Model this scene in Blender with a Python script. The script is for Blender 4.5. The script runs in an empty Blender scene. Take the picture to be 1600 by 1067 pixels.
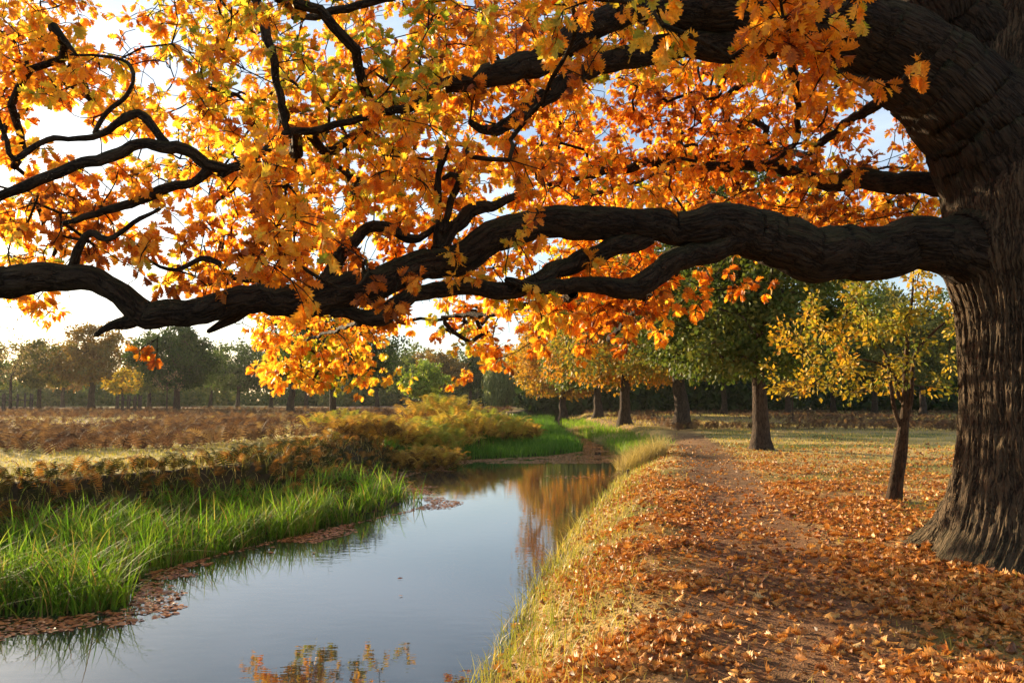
import bpy, math, numpy as np
from mathutils import Vector
RNG = np.random.default_rng(11)
R = math.radians
scene = bpy.context.scene
COL = scene.collection

# ------------------------------------------------------------------ camera, sky, sun, exposure
CAM_H = 1.6
F = 1244.0
HOR = 625.0
PITCH = math.atan((HOR - 533.5) / F)
cam_d = bpy.data.cameras.new('camera'); cam = bpy.data.objects.new('camera', cam_d); COL.objects.link(cam)
cam.location = (0, 0, CAM_H); cam.rotation_euler = (R(90) + PITCH, 0, 0)
cam_d.sensor_width = 36; cam_d.lens = 36 * F / 1600; cam_d.clip_end = 3000; cam_d.clip_start = 0.05
scene.camera = cam
SUN_AZ = R(-43)      # measured from the view direction, negative to the left
SUN_EL = R(12.5)
w = bpy.data.worlds.new('World'); scene.world = w; w.use_nodes = True
nt = w.node_tree; nt.nodes.clear()
sky = nt.nodes.new('ShaderNodeTexSky'); sky.sky_type = 'NISHITA'; sky.sun_disc = False
sky.sun_elevation = SUN_EL; sky.sun_rotation = SUN_AZ
sky.air_density = 1.0; sky.dust_density = .7; sky.ozone_density = 2.0
bg = nt.nodes.new('ShaderNodeBackground'); bg.inputs['Strength'].default_value = 0.066
wo = nt.nodes.new('ShaderNodeOutputWorld')
wc = nt.nodes.new('ShaderNodeTexCoord'); wm = nt.nodes.new('ShaderNodeMapping'); wm.inputs['Scale'].default_value = (1.0, 1.0, 3.2)
wn = nt.nodes.new('ShaderNodeTexNoise'); wn.inputs['Scale'].default_value = 2.1; wn.inputs['Detail'].default_value = 6; wn.inputs['Roughness'].default_value = .55; wn.inputs['Distortion'].default_value = .6
wr = nt.nodes.new('ShaderNodeMapRange'); wr.inputs['From Min'].default_value = .42; wr.inputs['From Max'].default_value = .72; wr.inputs['To Min'].default_value = .10; wr.inputs['To Max'].default_value = .55
wx = nt.nodes.new('ShaderNodeMixRGB'); wx.inputs[2].default_value = (7.6, 8.4, 9.6, 1)
nt.links.new(wc.outputs['Generated'], wm.inputs[0]); nt.links.new(wm.outputs[0], wn.inputs['Vector']); nt.links.new(wn.outputs['Fac'], wr.inputs['Value'])
nt.links.new(wr.outputs[0], wx.inputs[0]); nt.links.new(sky.outputs[0], wx.inputs[1]); nt.links.new(wx.outputs[0], bg.inputs['Color']); nt.links.new(bg.outputs[0], wo.inputs['Surface'])
sun_d = bpy.data.lights.new('sun', 'SUN'); sun_d.energy = 5.0; sun_d.angle = R(0.6); sun_d.color = (1.0, 0.77, 0.48)
sun = bpy.data.objects.new('sun', sun_d); COL.objects.link(sun)
sdir = Vector((math.sin(SUN_AZ) * math.cos(SUN_EL), math.cos(SUN_AZ) * math.cos(SUN_EL), math.sin(SUN_EL)))
sun.rotation_euler = sdir.to_track_quat('Z', 'Y').to_euler(); sun.location = (-20, 10, 20)
vs = scene.view_settings; vs.view_transform = 'Standard'; vs.look = 'None'; vs.gamma = 1; vs.exposure = 1.5
cy = scene.cycles
cy.max_bounces = 8; cy.diffuse_bounces = 4; cy.glossy_bounces = 3; cy.transmission_bounces = 6; cy.volume_bounces = 0; cy.volume_step_rate = 5
cy.use_denoising = True; cy.caustics_reflective = False; cy.caustics_refractive = False
cy.sample_clamp_indirect = 6.0

# ------------------------------------------------------------------ pixel helpers (layout measuring only)
cp, sp = math.cos(PITCH), math.sin(PITCH)
def at(u, v, d):
    dx = (u - 800) / F; dv = (533.5 - v) / F
    y = cp - sp * dv; z = sp + cp * dv
    return np.array([dx / y * d, d, CAM_H + z / y * d])
def gr(u, v, zg=0.0):
    dx = (u - 800) / F; dv = (533.5 - v) / F
    y = cp - sp * dv; z = sp + cp * dv
    t = (zg - CAM_H) / z
    return (dx * t, y * t)

# ------------------------------------------------------------------ numpy noise
def _h(i, j, k, s):
    i = np.asarray(i, np.int64); j = np.asarray(j, np.int64); k = np.asarray(k, np.int64)
    n = (i * 374761393 + j * 668265263 + k * 1274126177 + s * 974634777) & 0xffffffff
    n = ((n ^ (n >> 13)) * 1274126177) & 0xffffffff
    n = n ^ (n >> 16)
    return (n & 0xffff) / 65535.0
def noise3(x, y, z, s=0):
    x = np.asarray(x, float); y = np.asarray(y, float) + 0 * x; z = np.asarray(z, float) + 0 * x
    i = np.floor(x); j = np.floor(y); k = np.floor(z)
    fx = x - i; fy = y - j; fz = z - k
    fx = fx * fx * (3 - 2 * fx); fy = fy * fy * (3 - 2 * fy); fz = fz * fz * (3 - 2 * fz)
    r = 0
    for a in (0, 1):
        for b in (0, 1):
            for c in (0, 1):
                r = r + _h(i + a, j + b, k + c, s) * (fx if a else 1 - fx) * (fy if b else 1 - fy) * (fz if c else 1 - fz)
    return r
def fbm(x, y, z=0.0, s=0, o=3):
    r = 0; a = 0.5; t = 0
    for q in range(o):
        r = r + a * noise3(np.asarray(x) * 2 ** q, np.asarray(y) * 2 ** q, np.asarray(z) * 2 ** q, s + q); t += a; a *= .5
    return r / t
def sstep(a, b, x):
    t = np.clip((x - a) / (b - a), 0, 1); return t * t * (3 - 2 * t)
def lerp(a, b, t):
    return a + (b - a) * t

# ------------------------------------------------------------------ mesh helpers
def mesh_np(name, V, faces, mat, parent=None, attrs=None, smooth=False):
    """faces: list of (n,k) int arrays"""
    me = bpy.data.meshes.new(name)
    V = np.ascontiguousarray(V, np.float32)
    me.vertices.add(len(V)); me.vertices.foreach_set('co', V.ravel())
    loops = np.concatenate([f.ravel() for f in faces]).astype(np.int32)
    tot = np.concatenate([np.full(len(f), f.shape[1], np.int32) for f in faces])
    st = np.concatenate([[0], np.cumsum(tot)[:-1]]).astype(np.int32)
    me.loops.add(len(loops)); me.loops.foreach_set('vertex_index', loops)
    me.polygons.add(len(tot)); me.polygons.foreach_set('loop_start', st)
    if smooth: me.polygons.foreach_set('use_smooth', np.ones(len(tot), bool))
    me.update(calc_edges=True)
    for k, a in (attrs or {}).items():
        a = np.asarray(a, np.float32)
        if a.ndim == 1:
            at_ = me.attributes.new(k, 'FLOAT', 'POINT'); at_.data.foreach_set('value', a)
        else:
            at_ = me.attributes.new(k, 'FLOAT_VECTOR', 'POINT'); at_.data.foreach_set('vector', a.ravel())
    me.materials.append(mat)
    o = bpy.data.objects.new(name, me); COL.objects.link(o)
    if parent: o.parent = parent
    return o
def tag(o, label=None, cat=None, group=None, kind=None):
    if label: o['label'] = label
    if cat: o['category'] = cat
    if group: o['group'] = group
    if kind: o['kind'] = kind
    return o
def thing(name, loc, label, cat, group=None, rz=0.0):
    e = bpy.data.objects.new(name, None); COL.objects.link(e); e.location = loc; e.rotation_euler.z = rz
    e.empty_display_size = .2
    return tag(e, label, cat, group)
def unit(a):
    a = np.asarray(a, float)
    return a / np.maximum(np.linalg.norm(a, axis=-1, keepdims=True), 1e-9)
def scatter(name, TV, TF, P, X, N, S, C, mat, parent=None, extra=None):
    """stamp template (TV verts, TF list of face arrays) n times. X = length dir, N = normal, S (n,) or (n,3)"""
    n = len(P); X = unit(X); Y = unit(np.cross(N, X)); Z = np.cross(X, Y)
    S = np.asarray(S, float)
    if S.ndim == 1: S = np.repeat(S[:, None], 3, 1)
    T = TV[None] if TV.ndim == 2 else TV      # (n,m,3) allowed
    m = T.shape[1]
    V = P[:, None] + (T[..., 0:1] * S[:, None, 0:1]) * X[:, None] + (T[..., 1:2] * S[:, None, 1:2]) * Y[:, None] + (T[..., 2:3] * S[:, None, 2:3]) * Z[:, None]
    off = (np.arange(n) * m)[:, None, None]
    faces = [(f[None] + off).reshape(-1, f.shape[1]) for f in TF]
    if C.ndim == 2: C = np.repeat(C[:, None], m, 1)
    at_ = {'col': C.reshape(-1, 3)}
    return mesh_np(name, V.reshape(-1, 3), faces, mat, parent, at_)

# ------------------------------------------------------------------ materials
def new_mat(name):
    m = bpy.data.materials.new(name); m.use_nodes = True; nt = m.node_tree; nt.nodes.clear()
    return m, nt, nt.nodes.new('ShaderNodeOutputMaterial')
def nd(nt, t, **kw):
    n = nt.nodes.new(t)
    for k, v in kw.items():
        if k.startswith('i_'): n.inputs[k[2:].replace('_', ' ')].default_value = v
        else: setattr(n, k, v)
    return n
def foliage_mat(name, trans=0.45, rough=0.5, spec=0.3, tcol=(1.0, 0.85, 0.5), boost=1.0, var=0.25, vscale=60.0):
    m, nt, out = new_mat(name); L = nt.links.new
    a = nd(nt, 'ShaderNodeAttribute', attribute_name='col')
    tc = nd(nt, 'ShaderNodeTexCoord')
    no = nd(nt, 'ShaderNodeTexNoise', i_Scale=vscale, i_Detail=2.0)
    L(tc.outputs['Object'], no.inputs['Vector'])
    mr = nd(nt, 'ShaderNodeMapRange'); mr.inputs['From Min'].default_value = .3; mr.inputs['From Max'].default_value = .7
    mr.inputs['To Min'].default_value = 1 - var; mr.inputs['To Max'].default_value = 1 + var
    L(no.outputs['Fac'], mr.inputs['Value'])
    vm = nd(nt, 'ShaderNodeVectorMath', operation='SCALE'); L(a.outputs['Color'], vm.inputs[0]); L(mr.outputs[0], vm.inputs['Scale'])
    p = nd(nt, 'ShaderNodeBsdfPrincipled'); p.inputs['Roughness'].default_value = rough; p.inputs['Specular IOR Level'].default_value = spec
    L(vm.outputs[0], p.inputs['Base Color'])
    t = nd(nt, 'ShaderNodeBsdfTranslucent')
    mu = nd(nt, 'ShaderNodeVectorMath', operation='MULTIPLY'); L(vm.outputs[0], mu.inputs[0])
    mu.inputs[1].default_value = tuple(c * boost for c in tcol)
    L(mu.outputs[0], t.inputs['Color'])
    mx = nd(nt, 'ShaderNodeMixShader'); mx.inputs[0].default_value = trans
    L(p.outputs[0], mx.inputs[1]); L(t.outputs[0], mx.inputs[2]); L(mx.outputs[0], out.inputs['Surface'])
    return m
M_LEAF = foliage_mat('autumn_leaf', .54, .45, .3, (1.2, 1.0, .5), 1.35)
M_TREELEAF = foliage_mat('distant_leaf', .32, .6, .2, (1.1, 1.05, .6), 1.15, .2, 4.0)
M_GRASS = foliage_mat('grass_blade', .35, .5, .3, (1.1, 1.1, .6), 1.2, .15, 20)
M_REED = foliage_mat('reed_blade', .40, .6, .07, (1.05, 1.15, .5), 1.3, .15, 14)
M_FERN = foliage_mat('bracken_frond', .35, .8, .04, (1.15, 1.0, .7), 1.2, .2, 12)
M_LITTER = foliage_mat('fallen_leaf', .18, .5, .35, (1.1, .95, .6), 1.1, .3, 60)

def bark_mat(name, c1, c2, scale=24.0, dist=0.03, zs=0.16, moss=0.35):
    m, nt, out = new_mat(name); L = nt.links.new
    a = nd(nt, 'ShaderNodeAttribute', attribute_name='bk')
    wn = nd(nt, 'ShaderNodeTexNoise', i_Scale=3.0, i_Detail=3.0); L(a.outputs['Vector'], wn.inputs['Vector'])
    add = nd(nt, 'ShaderNodeMixRGB', blend_type='ADD'); add.inputs[0].default_value = .10
    L(a.outputs['Vector'], add.inputs[1]); L(wn.outputs['Color'], add.inputs[2])
    def ridged(sc, z, pw):
        mp = nd(nt, 'ShaderNodeMapping'); mp.inputs['Scale'].default_value = (1, 1, z); L(add.outputs[0], mp.inputs['Vector'])
        n = nd(nt, 'ShaderNodeTexNoise', i_Scale=sc, i_Detail=3.0, i_Roughness=.55); L(mp.outputs[0], n.inputs['Vector'])
        s1 = nd(nt, 'ShaderNodeMath', operation='SUBTRACT'); L(n.outputs['Fac'], s1.inputs[0]); s1.inputs[1].default_value = .5
        s2 = nd(nt, 'ShaderNodeMath', operation='ABSOLUTE'); L(s1.outputs[0], s2.inputs[0])
        s3 = nd(nt, 'ShaderNodeMapRange'); s3.inputs['From Max'].default_value = pw; L(s2.outputs[0], s3.inputs['Value'])
        return s3
    r1 = ridged(scale, zs, .10); r2 = ridged(scale * 2.3, zs * 2.2, .14)
    ml = nd(nt, 'ShaderNodeMath', operation='MULTIPLY_ADD'); L(r2.outputs[0], ml.inputs[0]); ml.inputs[1].default_value = .4
    sc_ = nd(nt, 'ShaderNodeMath', operation='MULTIPLY'); L(r1.outputs[0], sc_.inputs[0]); sc_.inputs[1].default_value = .6; L(sc_.outputs[0], ml.inputs[2])
    big = nd(nt, 'ShaderNodeTexNoise', i_Scale=2.2, i_Detail=4.0); L(a.outputs['Vector'], big.inputs['Vector'])
    cr = nd(nt, 'ShaderNodeValToRGB'); L(ml.outputs[0], cr.inputs[0])
    cr.color_ramp.elements[0].position = .10; cr.color_ramp.elements[0].color = (*c1, 1)
    cr.color_ramp.elements[1].position = .85; cr.color_ramp.elements[1].color = (*c2, 1)
    g = nd(nt, 'ShaderNodeNewGeometry'); sx = nd(nt, 'ShaderNodeSeparateXYZ'); L(g.outputs['Normal'], sx.inputs[0])
    m1 = nd(nt, 'ShaderNodeMath', operation='ADD'); L(sx.outputs['Z'], m1.inputs[0]); L(big.outputs['Fac'], m1.inputs[1])
    m2 = nd(nt, 'ShaderNodeMapRange'); m2.inputs['From Min'].default_value = .75; m2.inputs['From Max'].default_value = 1.3; m2.inputs['To Max'].default_value = moss; L(m1.outputs[0], m2.inputs['Value'])
    mb = nd(nt, 'ShaderNodeMixRGB'); L(m2.outputs[0], mb.inputs[0]); L(cr.outputs[0], mb.inputs[1]); mb.inputs[2].default_value = (.085, .09, .035, 1)
    mc = nd(nt, 'ShaderNodeMixRGB', blend_type='MULTIPLY'); mc.inputs[0].default_value = .6
    bm = nd(nt, 'ShaderNodeMapRange'); bm.inputs['From Min'].default_value = .3; bm.inputs['From Max'].default_value = .7; bm.inputs['To Min'].default_value = .55; bm.inputs['To Max'].default_value = 1.25; L(big.outputs['Fac'], bm.inputs['Value'])
    L(mb.outputs[0], mc.inputs[1]); L(bm.outputs[0], mc.inputs[2])
    bu = nd(nt, 'ShaderNodeBump'); bu.inputs['Strength'].default_value = 1.0; bu.inputs['Distance'].default_value = dist
    L(ml.outputs[0], bu.inputs['Height'])
    p = nd(nt, 'ShaderNodeBsdfPrincipled'); p.inputs['Roughness'].default_value = .85; p.inputs['Specular IOR Level'].default_value = .15
    L(mc.outputs[0], p.inputs['Base Color']); L(bu.outputs[0], p.inputs['Normal']); L(p.outputs[0], out.inputs['Surface'])
    return m
M_BARK = bark_mat('oak_bark', (.020, .014, .009), (.125, .085, .05), 28, .02, .10, .2)
M_BOUGH_SHADED = bark_mat('bough_bark_shaded', (.010, .007, .005), (.055, .038, .024), 18, .03, .2)  # oak bark darkened: the shade on boughs and twigs is put into its colour
M_BARK2 = bark_mat('tree_bark', (.03, .02, .014), (.13, .085, .055), 14, .04)
M_BARK3 = bark_mat('young_bark', (.03, .02, .013), (.15, .095, .055), 30, .02)

# ------------------------------------------------------------------ river outline and terrain
WZ = -0.55
rs_px = [(735, 1067), (780, 990), (830, 910), (868, 858), (903, 812), (940, 772), (975, 742), (985, 722), (968, 702), (930, 686), (893, 668), (872, 658)]
ls_px = [(0, 968), (120, 962), (200, 950), (232, 896), (330, 870), (430, 845), (560, 815), (640, 798), (672, 786), (600, 760), (590, 745), (720, 719), (850, 713), (912, 705), (905, 692), (878, 673), (862, 660)]
RS = [(-9, -30), (-3.2, -6), (-1.8, 0), (-.95, 3)] + [gr(u, v, WZ) for u, v in rs_px] + [(9.5, 130)]
LS = [(-14, -30), (-8.6, -6), (-7.2, 0), (-6.1, 4.6)] + [gr(u, v, WZ) for u, v in ls_px] + [(7.6, 130)]
RS = np.array(RS); LS = np.array(LS)
def seg_dist(P, poly):
    best = np.full(len(P), 1e9)
    for a, b in zip(poly[:-1], poly[1:]):
        ab = b - a; t = np.clip(((P - a) @ ab) / (ab @ ab), 0, 1)
        d = np.linalg.norm(P - (a + t[:, None] * ab), axis=1)
        best = np.minimum(best, d)
    return best
POLY = np.concatenate([RS, LS[::-1]])
def inside(P):
    x, y = P[:, 0], P[:, 1]; c = np.zeros(len(P), bool)
    a = POLY; b = np.roll(POLY, -1, 0)
    for (x1, y1), (x2, y2) in zip(a, b):
        if y1 == y2: continue
        k = ((y1 > y) != (y2 > y)) & (x < (x2 - x1) * (y - y1) / (y2 - y1) + x1)
        c ^= k
    return c
def river(P):
    P = np.asarray(P, float)
    dr = seg_dist(P, RS); dl = seg_dist(P, LS); ins = inside(P)
    return dr, dl, ins, (dr < dl)
def shelf_w(y):
    return np.interp(y, [-30, 4, 8, 12, 15, 18, 20, 26, 30, 36, 60, 130], [2.5, 2.8, 3.0, 3.3, 2.6, 1.3, .5, .4, 2.2, 3.5, 3.0, 2.5])
def height(P):
    P = np.asarray(P, float); x, y = P[:, 0], P[:, 1]
    dr, dl, ins, right = river(P)
    sd = np.minimum(dr, dl)
    n = fbm(x * .35, y * .35, 0, 3) - .5
    n2 = fbm(x * 2.2, y * 2.2, 0, 9) - .5
    base = .10 * n * sstep(0, 3, sd) + .05 * n2
    zr = -.64 + .62 * sstep(-.2, 1.5, sd) ** .8
    rshelf = np.where(y > 30, 1.5, 0)
    zr = np.where(y > 30, -.64 + .10 * sstep(0, .4, sd) + .52 * sstep(rshelf, rshelf + 1.6, sd), zr)
    sw = shelf_w(y)
    zl = -.62 + .10 * sstep(0, .8, sd) + .78 * sstep(sw, sw + 1.7, sd)
    zl = zl - .16 * sstep(sw + 3, sw + 9, sd)
    z = np.where(right, zr, zl) + base
    z = np.where(ins, -.64 - .5 * sstep(0, 2.0, sd), z)
    # mound round the oak, and worn hollow of the track
    do = np.hypot(x - 5.48, y - 8.1); z = z + .10 * np.exp(-(do / 1.5) ** 2)
    z = z - .05 * np.exp(-(path_dist(P) / .6) ** 2)
    return z
pc = [(-1.0, -10), (0.2, -2), (1.0, 2.0)] + [gr(u, v) for u, v in [(1235, 1067), (1215, 930), (1195, 860), (1160, 790), (1130, 745), (1105, 710), (1088, 692), (1072, 680), (1055, 668), (1035, 655)]] + [(16, 110)]
PC = np.array(pc)
def path_dist(P): return seg_dist(np.asarray(P, float), PC)

def ground_color(P, z):
    x, y = P[:, 0], P[:, 1]; dr, dl, ins, right = river(P); sd = np.minimum(dr, dl); pd = path_dist(P)
    n = fbm(x * .5, y * .5, 0, 21)[:, None]; nb = fbm(x * .12, y * .12, 0, 23)[:, None]; nf = fbm(x * 3, y * 3, 0, 27)[:, None]
    green = np.array([.14, .16, .035]); straw = np.array([.56, .39, .15]); litter = np.array([.34, .15, .05])
    dirt = np.array([.20, .105, .055]); mud = np.array([.05, .035, .022]); brk = np.array([.18, .10, .06])
    c = lerp(green, straw, sstep(.3, .65, n))
    # right meadow: leaf litter close to the oak, straw and green further out
    lf = (1 - sstep(12, 24, y))[:, None]
    c = np.where(right[:, None], lerp(c, litter, lf * .65 * sstep(.3, .6, nf)), c)
    far = sstep(28, 60, y)[:, None]
    c = np.where(right[:, None] & (sd > 1.5)[:, None], lerp(c, lerp(straw * .9, brk, sstep(.35, .6, nb)), far * .8), c)
    # left meadow
    lc = lerp(lerp(straw, green * 1.5, .45), brk, sstep(.3, .55, fbm(x * .1 + 7, y * .16, 0, 31))[:, None] * sstep(22, 36, y)[:, None])
    c = np.where((~right)[:, None] & (sd > 3)[:, None], lc, c)
    c = np.where((~right)[:, None] & (sd <= shelf_w(y) + 1.8)[:, None], lerp(mud, np.array([.06, .05, .02]), nf), c)
    pw = (1 - sstep(.55, 1.05, pd + .5 * (n[:, 0] - .5) + .6 * (nf[:, 0] - .5))) * (1 - sstep(35, 50, y))
    c = lerp(c, dirt * (0.75 + .5 * nf), pw[:, None] * .92)
    c = np.where((ins | (z < WZ + .06))[:, None], mud * .7, c)
    return c

def ground_mat():
    m, nt, out = new_mat('ground_soil'); L = nt.links.new
    a = nd(nt, 'ShaderNodeAttribute', attribute_name='col'); g = nd(nt, 'ShaderNodeNewGeometry')
    n1 = nd(nt, 'ShaderNodeTexNoise', i_Scale=9.0, i_Detail=6.0, i_Roughness=.7); L(g.outputs['Position'], n1.inputs['Vector'])
    n2 = nd(nt, 'ShaderNodeTexNoise', i_Scale=70.0, i_Detail=3.0); L(g.outputs['Position'], n2.inputs['Vector'])
    ad = nd(nt, 'ShaderNodeMath', operation='ADD'); L(n1.outputs['Fac'], ad.inputs[0]); L(n2.outputs['Fac'], ad.inputs[1])
    mr = nd(nt, 'ShaderNodeMapRange'); mr.inputs['From Min'].default_value = .6; mr.inputs['From Max'].default_value = 1.4
    mr.inputs['To Min'].default_value = .45; mr.inputs['To Max'].default_value = 1.6; L(ad.outputs[0], mr.inputs['Value'])
    vm = nd(nt, 'ShaderNodeVectorMath', operation='SCALE'); L(a.outputs['Color'], vm.inputs[0]); L(mr.outputs[0], vm.inputs['Scale'])
    bu = nd(nt, 'ShaderNodeBump'); bu.inputs['Strength'].default_value = .9; bu.inputs['Distance'].default_value = .035
    L(ad.outputs[0], bu.inputs['Height'])
    p = nd(nt, 'ShaderNodeBsdfPrincipled'); p.inputs['Roughness'].default_value = .95; p.inputs['Specular IOR Level'].default_value = .1
    L(vm.outputs[0], p.inputs['Base Color']); L(bu.outputs[0], p.inputs['Normal']); L(p.outputs[0], out.inputs['Surface'])
    return m
M_GROUND = ground_mat()
def axis(knots):
    out = []
    for (a, b, s) in knots: out.append(np.arange(a, b, s))
    return np.unique(np.concatenate(out))
gx = axis([(-420, -100, 40), (-100, -30, 2.5), (-30, -12, .5), (-12, 9, .12), (9, 30, .5), (30, 100, 2.5), (100, 421, 40)])
gy = axis([(-60, -4, 2), (-4, 3, .4), (3, 24, .12), (24, 60, .35), (60, 140, 1.6), (140, 200, 6), (200, 451, 50)])
GX, GY = np.meshgrid(gx, gy); GP = np.stack([GX.ravel(), GY.ravel()], 1)
GZ = height(GP); nx, ny = len(gx), len(gy)
idx = np.arange(nx * ny).reshape(ny, nx)
GF = np.stack([idx[:-1, :-1], idx[:-1, 1:], idx[1:, 1:], idx[1:, :-1]], -1).reshape(-1, 4)
o = mesh_np('ground', np.column_stack([GP, GZ]), [GF], M_GROUND, None, {'col': ground_color(GP, GZ)}, True); tag(o, kind='structure')
# bilinear ground height lookup
ZG = GZ.reshape(ny, nx)
def gz(P):
    P = np.atleast_2d(np.asarray(P, float))[:, :2]
    i = np.clip(np.searchsorted(gx, P[:, 0]) - 1, 0, nx - 2); j = np.clip(np.searchsorted(gy, P[:, 1]) - 1, 0, ny - 2)
    fx = (P[:, 0] - gx[i]) / (gx[i + 1] - gx[i]); fy = (P[:, 1] - gy[j]) / (gy[j + 1] - gy[j])
    return (ZG[j, i] * (1 - fx) + ZG[j, i + 1] * fx) * (1 - fy) + (ZG[j + 1, i] * (1 - fx) + ZG[j + 1, i + 1] * fx) * fy
# trodden path: its own sheet lying 6 mm above the ground
ss = np.concatenate([np.arange(0, 45, .15)])
cum = np.concatenate([[0], np.cumsum(np.linalg.norm(np.diff(PC, axis=0), axis=1))])
i0 = 8.0
sl = i0 + ss; cx = np.interp(sl, cum, PC[:, 0]); cyy = np.interp(sl, cum, PC[:, 1])
dxy = np.stack([np.gradient(cx), np.gradient(cyy)], 1); k = np.ones(15) / 15
dxy = np.stack([np.convolve(np.pad(dxy[:, q], 7, 'edge'), k, 'valid') for q in (0, 1)], 1); dxy = unit(dxy); nrm = np.stack([dxy[:, 1], -dxy[:, 0]], 1)
ts = np.linspace(-1, 1, 17)
wl = .72 + .28 * (fbm(ss * .8, 0 * ss, 0, 51) - .5) + .2 * (fbm(ss * 3, 0 * ss, 0, 52) - .5)
PP = np.stack([cx, cyy], 1)[:, None] + nrm[:, None] * (ts[None, :, None] * wl[:, None, None])
pp = PP.reshape(-1, 2); pz = gz(pp) + .006
ix = np.arange(len(pp)).reshape(len(ss), len(ts))
pf = np.stack([ix[:-1, :-1], ix[:-1, 1:], ix[1:, 1:], ix[1:, :-1]], -1).reshape(-1, 4)
o = mesh_np('path', np.column_stack([pp, pz]), [pf], M_GROUND, None, {'col': ground_color(pp, pz)}, True); tag(o, kind='structure')

# ------------------------------------------------------------------ water
m, nt, out = new_mat('river_water'); L = nt.links.new
g = nd(nt, 'ShaderNodeNewGeometry')
mp = nd(nt, 'ShaderNodeMapping'); mp.inputs['Scale'].default_value = (.7, 1.4, 1); L(g.outputs['Position'], mp.inputs['Vector'])
n1 = nd(nt, 'ShaderNodeTexNoise', i_Scale=5.0, i_Detail=3.0); L(mp.outputs[0], n1.inputs['Vector'])
bu = nd(nt, 'ShaderNodeBump'); bu.inputs['Strength'].default_value = .06; bu.inputs['Distance'].default_value = .02; L(n1.outputs['Fac'], bu.inputs['Height'])
p = nd(nt, 'ShaderNodeBsdfPrincipled'); p.inputs['Base Color'].default_value = (.022, .026, .024, 1); p.inputs['Roughness'].default_value = .02
p.inputs['IOR'].default_value = 1.55; p.inputs['Specular IOR Level'].default_value = .5
L(bu.outputs[0], p.inputs['Normal']); L(p.outputs[0], out.inputs['Surface'])
WV = np.array([(-18, -30, WZ), (3, -30, WZ), (14, 128, WZ), (-14, 128, WZ)], float)
o = mesh_np('river_water', WV, [np.array([[0, 1, 2, 3]])], m); tag(o, kind='structure')

# ------------------------------------------------------------------ skeleton growing and tubes
def tube_mesh(chains, closed_tip=True):
    """chains: list of (P (n,3), r (n,), sides). returns V, F4, bk"""
    Vs, Fs, Bs = [], [], []; off = 0
    for P, r, k in chains:
        n = len(P)
        if n < 2: continue
        T = unit(np.gradient(P, axis=0))
        ref = np.array([0., 0, 1]) if abs(T[0][2]) < .9 else np.array([1., 0, 0])
        U = np.zeros_like(P); u = ref - (ref @ T[0]) * T[0]; u /= np.linalg.norm(u)
        for i in range(n):
            u = u - (u @ T[i]) * T[i]; u /= max(np.linalg.norm(u), 1e-9); U[i] = u
        W = np.cross(T, U)
        th = np.arange(k) / k * 2 * np.pi; c, s = np.cos(th), np.sin(th)
        rr = r[:, None] if r.ndim == 1 else r
        V = P[:, None] + rr[..., None] * (c[None, :, None] * U[:, None] + s[None, :, None] * W[:, None])
        sl = np.concatenate([[0], np.cumsum(np.linalg.norm(np.diff(P, axis=0), axis=1))]) + P[0, 0] * 3.1 + P[0, 1] * 1.7
        rm = rr.mean(1) if rr.shape[1] > 1 else rr[:, 0]
        B = np.stack([c[None] * rm[:, None] + 0 * sl[:, None], s[None] * rm[:, None] + 0 * sl[:, None], sl[:, None] + 0 * c[None]], -1)
        ii = off + np.arange(n * k).reshape(n, k)
        F4 = np.stack([ii[:-1], np.roll(ii, -1, 1)[:-1], np.roll(ii, -1, 1)[1:], ii[1:]], -1).reshape(-1, 4)
        Vs.append(V.reshape(-1, 3)); Bs.append(B.reshape(-1, 3)); Fs.append(F4); off += n * k
        if closed_tip:
            Vs.append(P[-1:] + T[-1:] * rm[-1] * .8); Bs.append(B.reshape(-1, 3)[-1:])
            last = ii[-1]
            Fs.append(np.stack([last, np.roll(last, -1), np.full(k, off), np.full(k, off)], -1)); off += 1
    V = np.concatenate(Vs); Bk = np.concatenate(Bs); Fa = np.concatenate(Fs)
    tri = Fa[:, 2] == Fa[:, 3]
    return V, [Fa[~tri], Fa[tri][:, :3]], Bk
def catmull(P, n_per):
    P = np.asarray(P, float); Q = np.vstack([2 * P[0] - P[1], P, 2 * P[-1] - P[-2]]); out = []
    for i in range(1, len(Q) - 2):
        seg = np.linalg.norm(Q[i + 1, :3] - Q[i, :3]); k = max(2, int(seg / n_per))
        t = np.linspace(0, 1, k, endpoint=False)[:, None]
        a, b, c, d = Q[i - 1], Q[i], Q[i + 1], Q[i + 2]
        out.append(.5 * ((2 * b) + (c - a) * t + (2 * a - 5 * b + 4 * c - d) * t ** 2 + (3 * b - a - 3 * c + d) * t ** 3))
    out.append(Q[-2][None]); return np.vstack(out)
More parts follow.
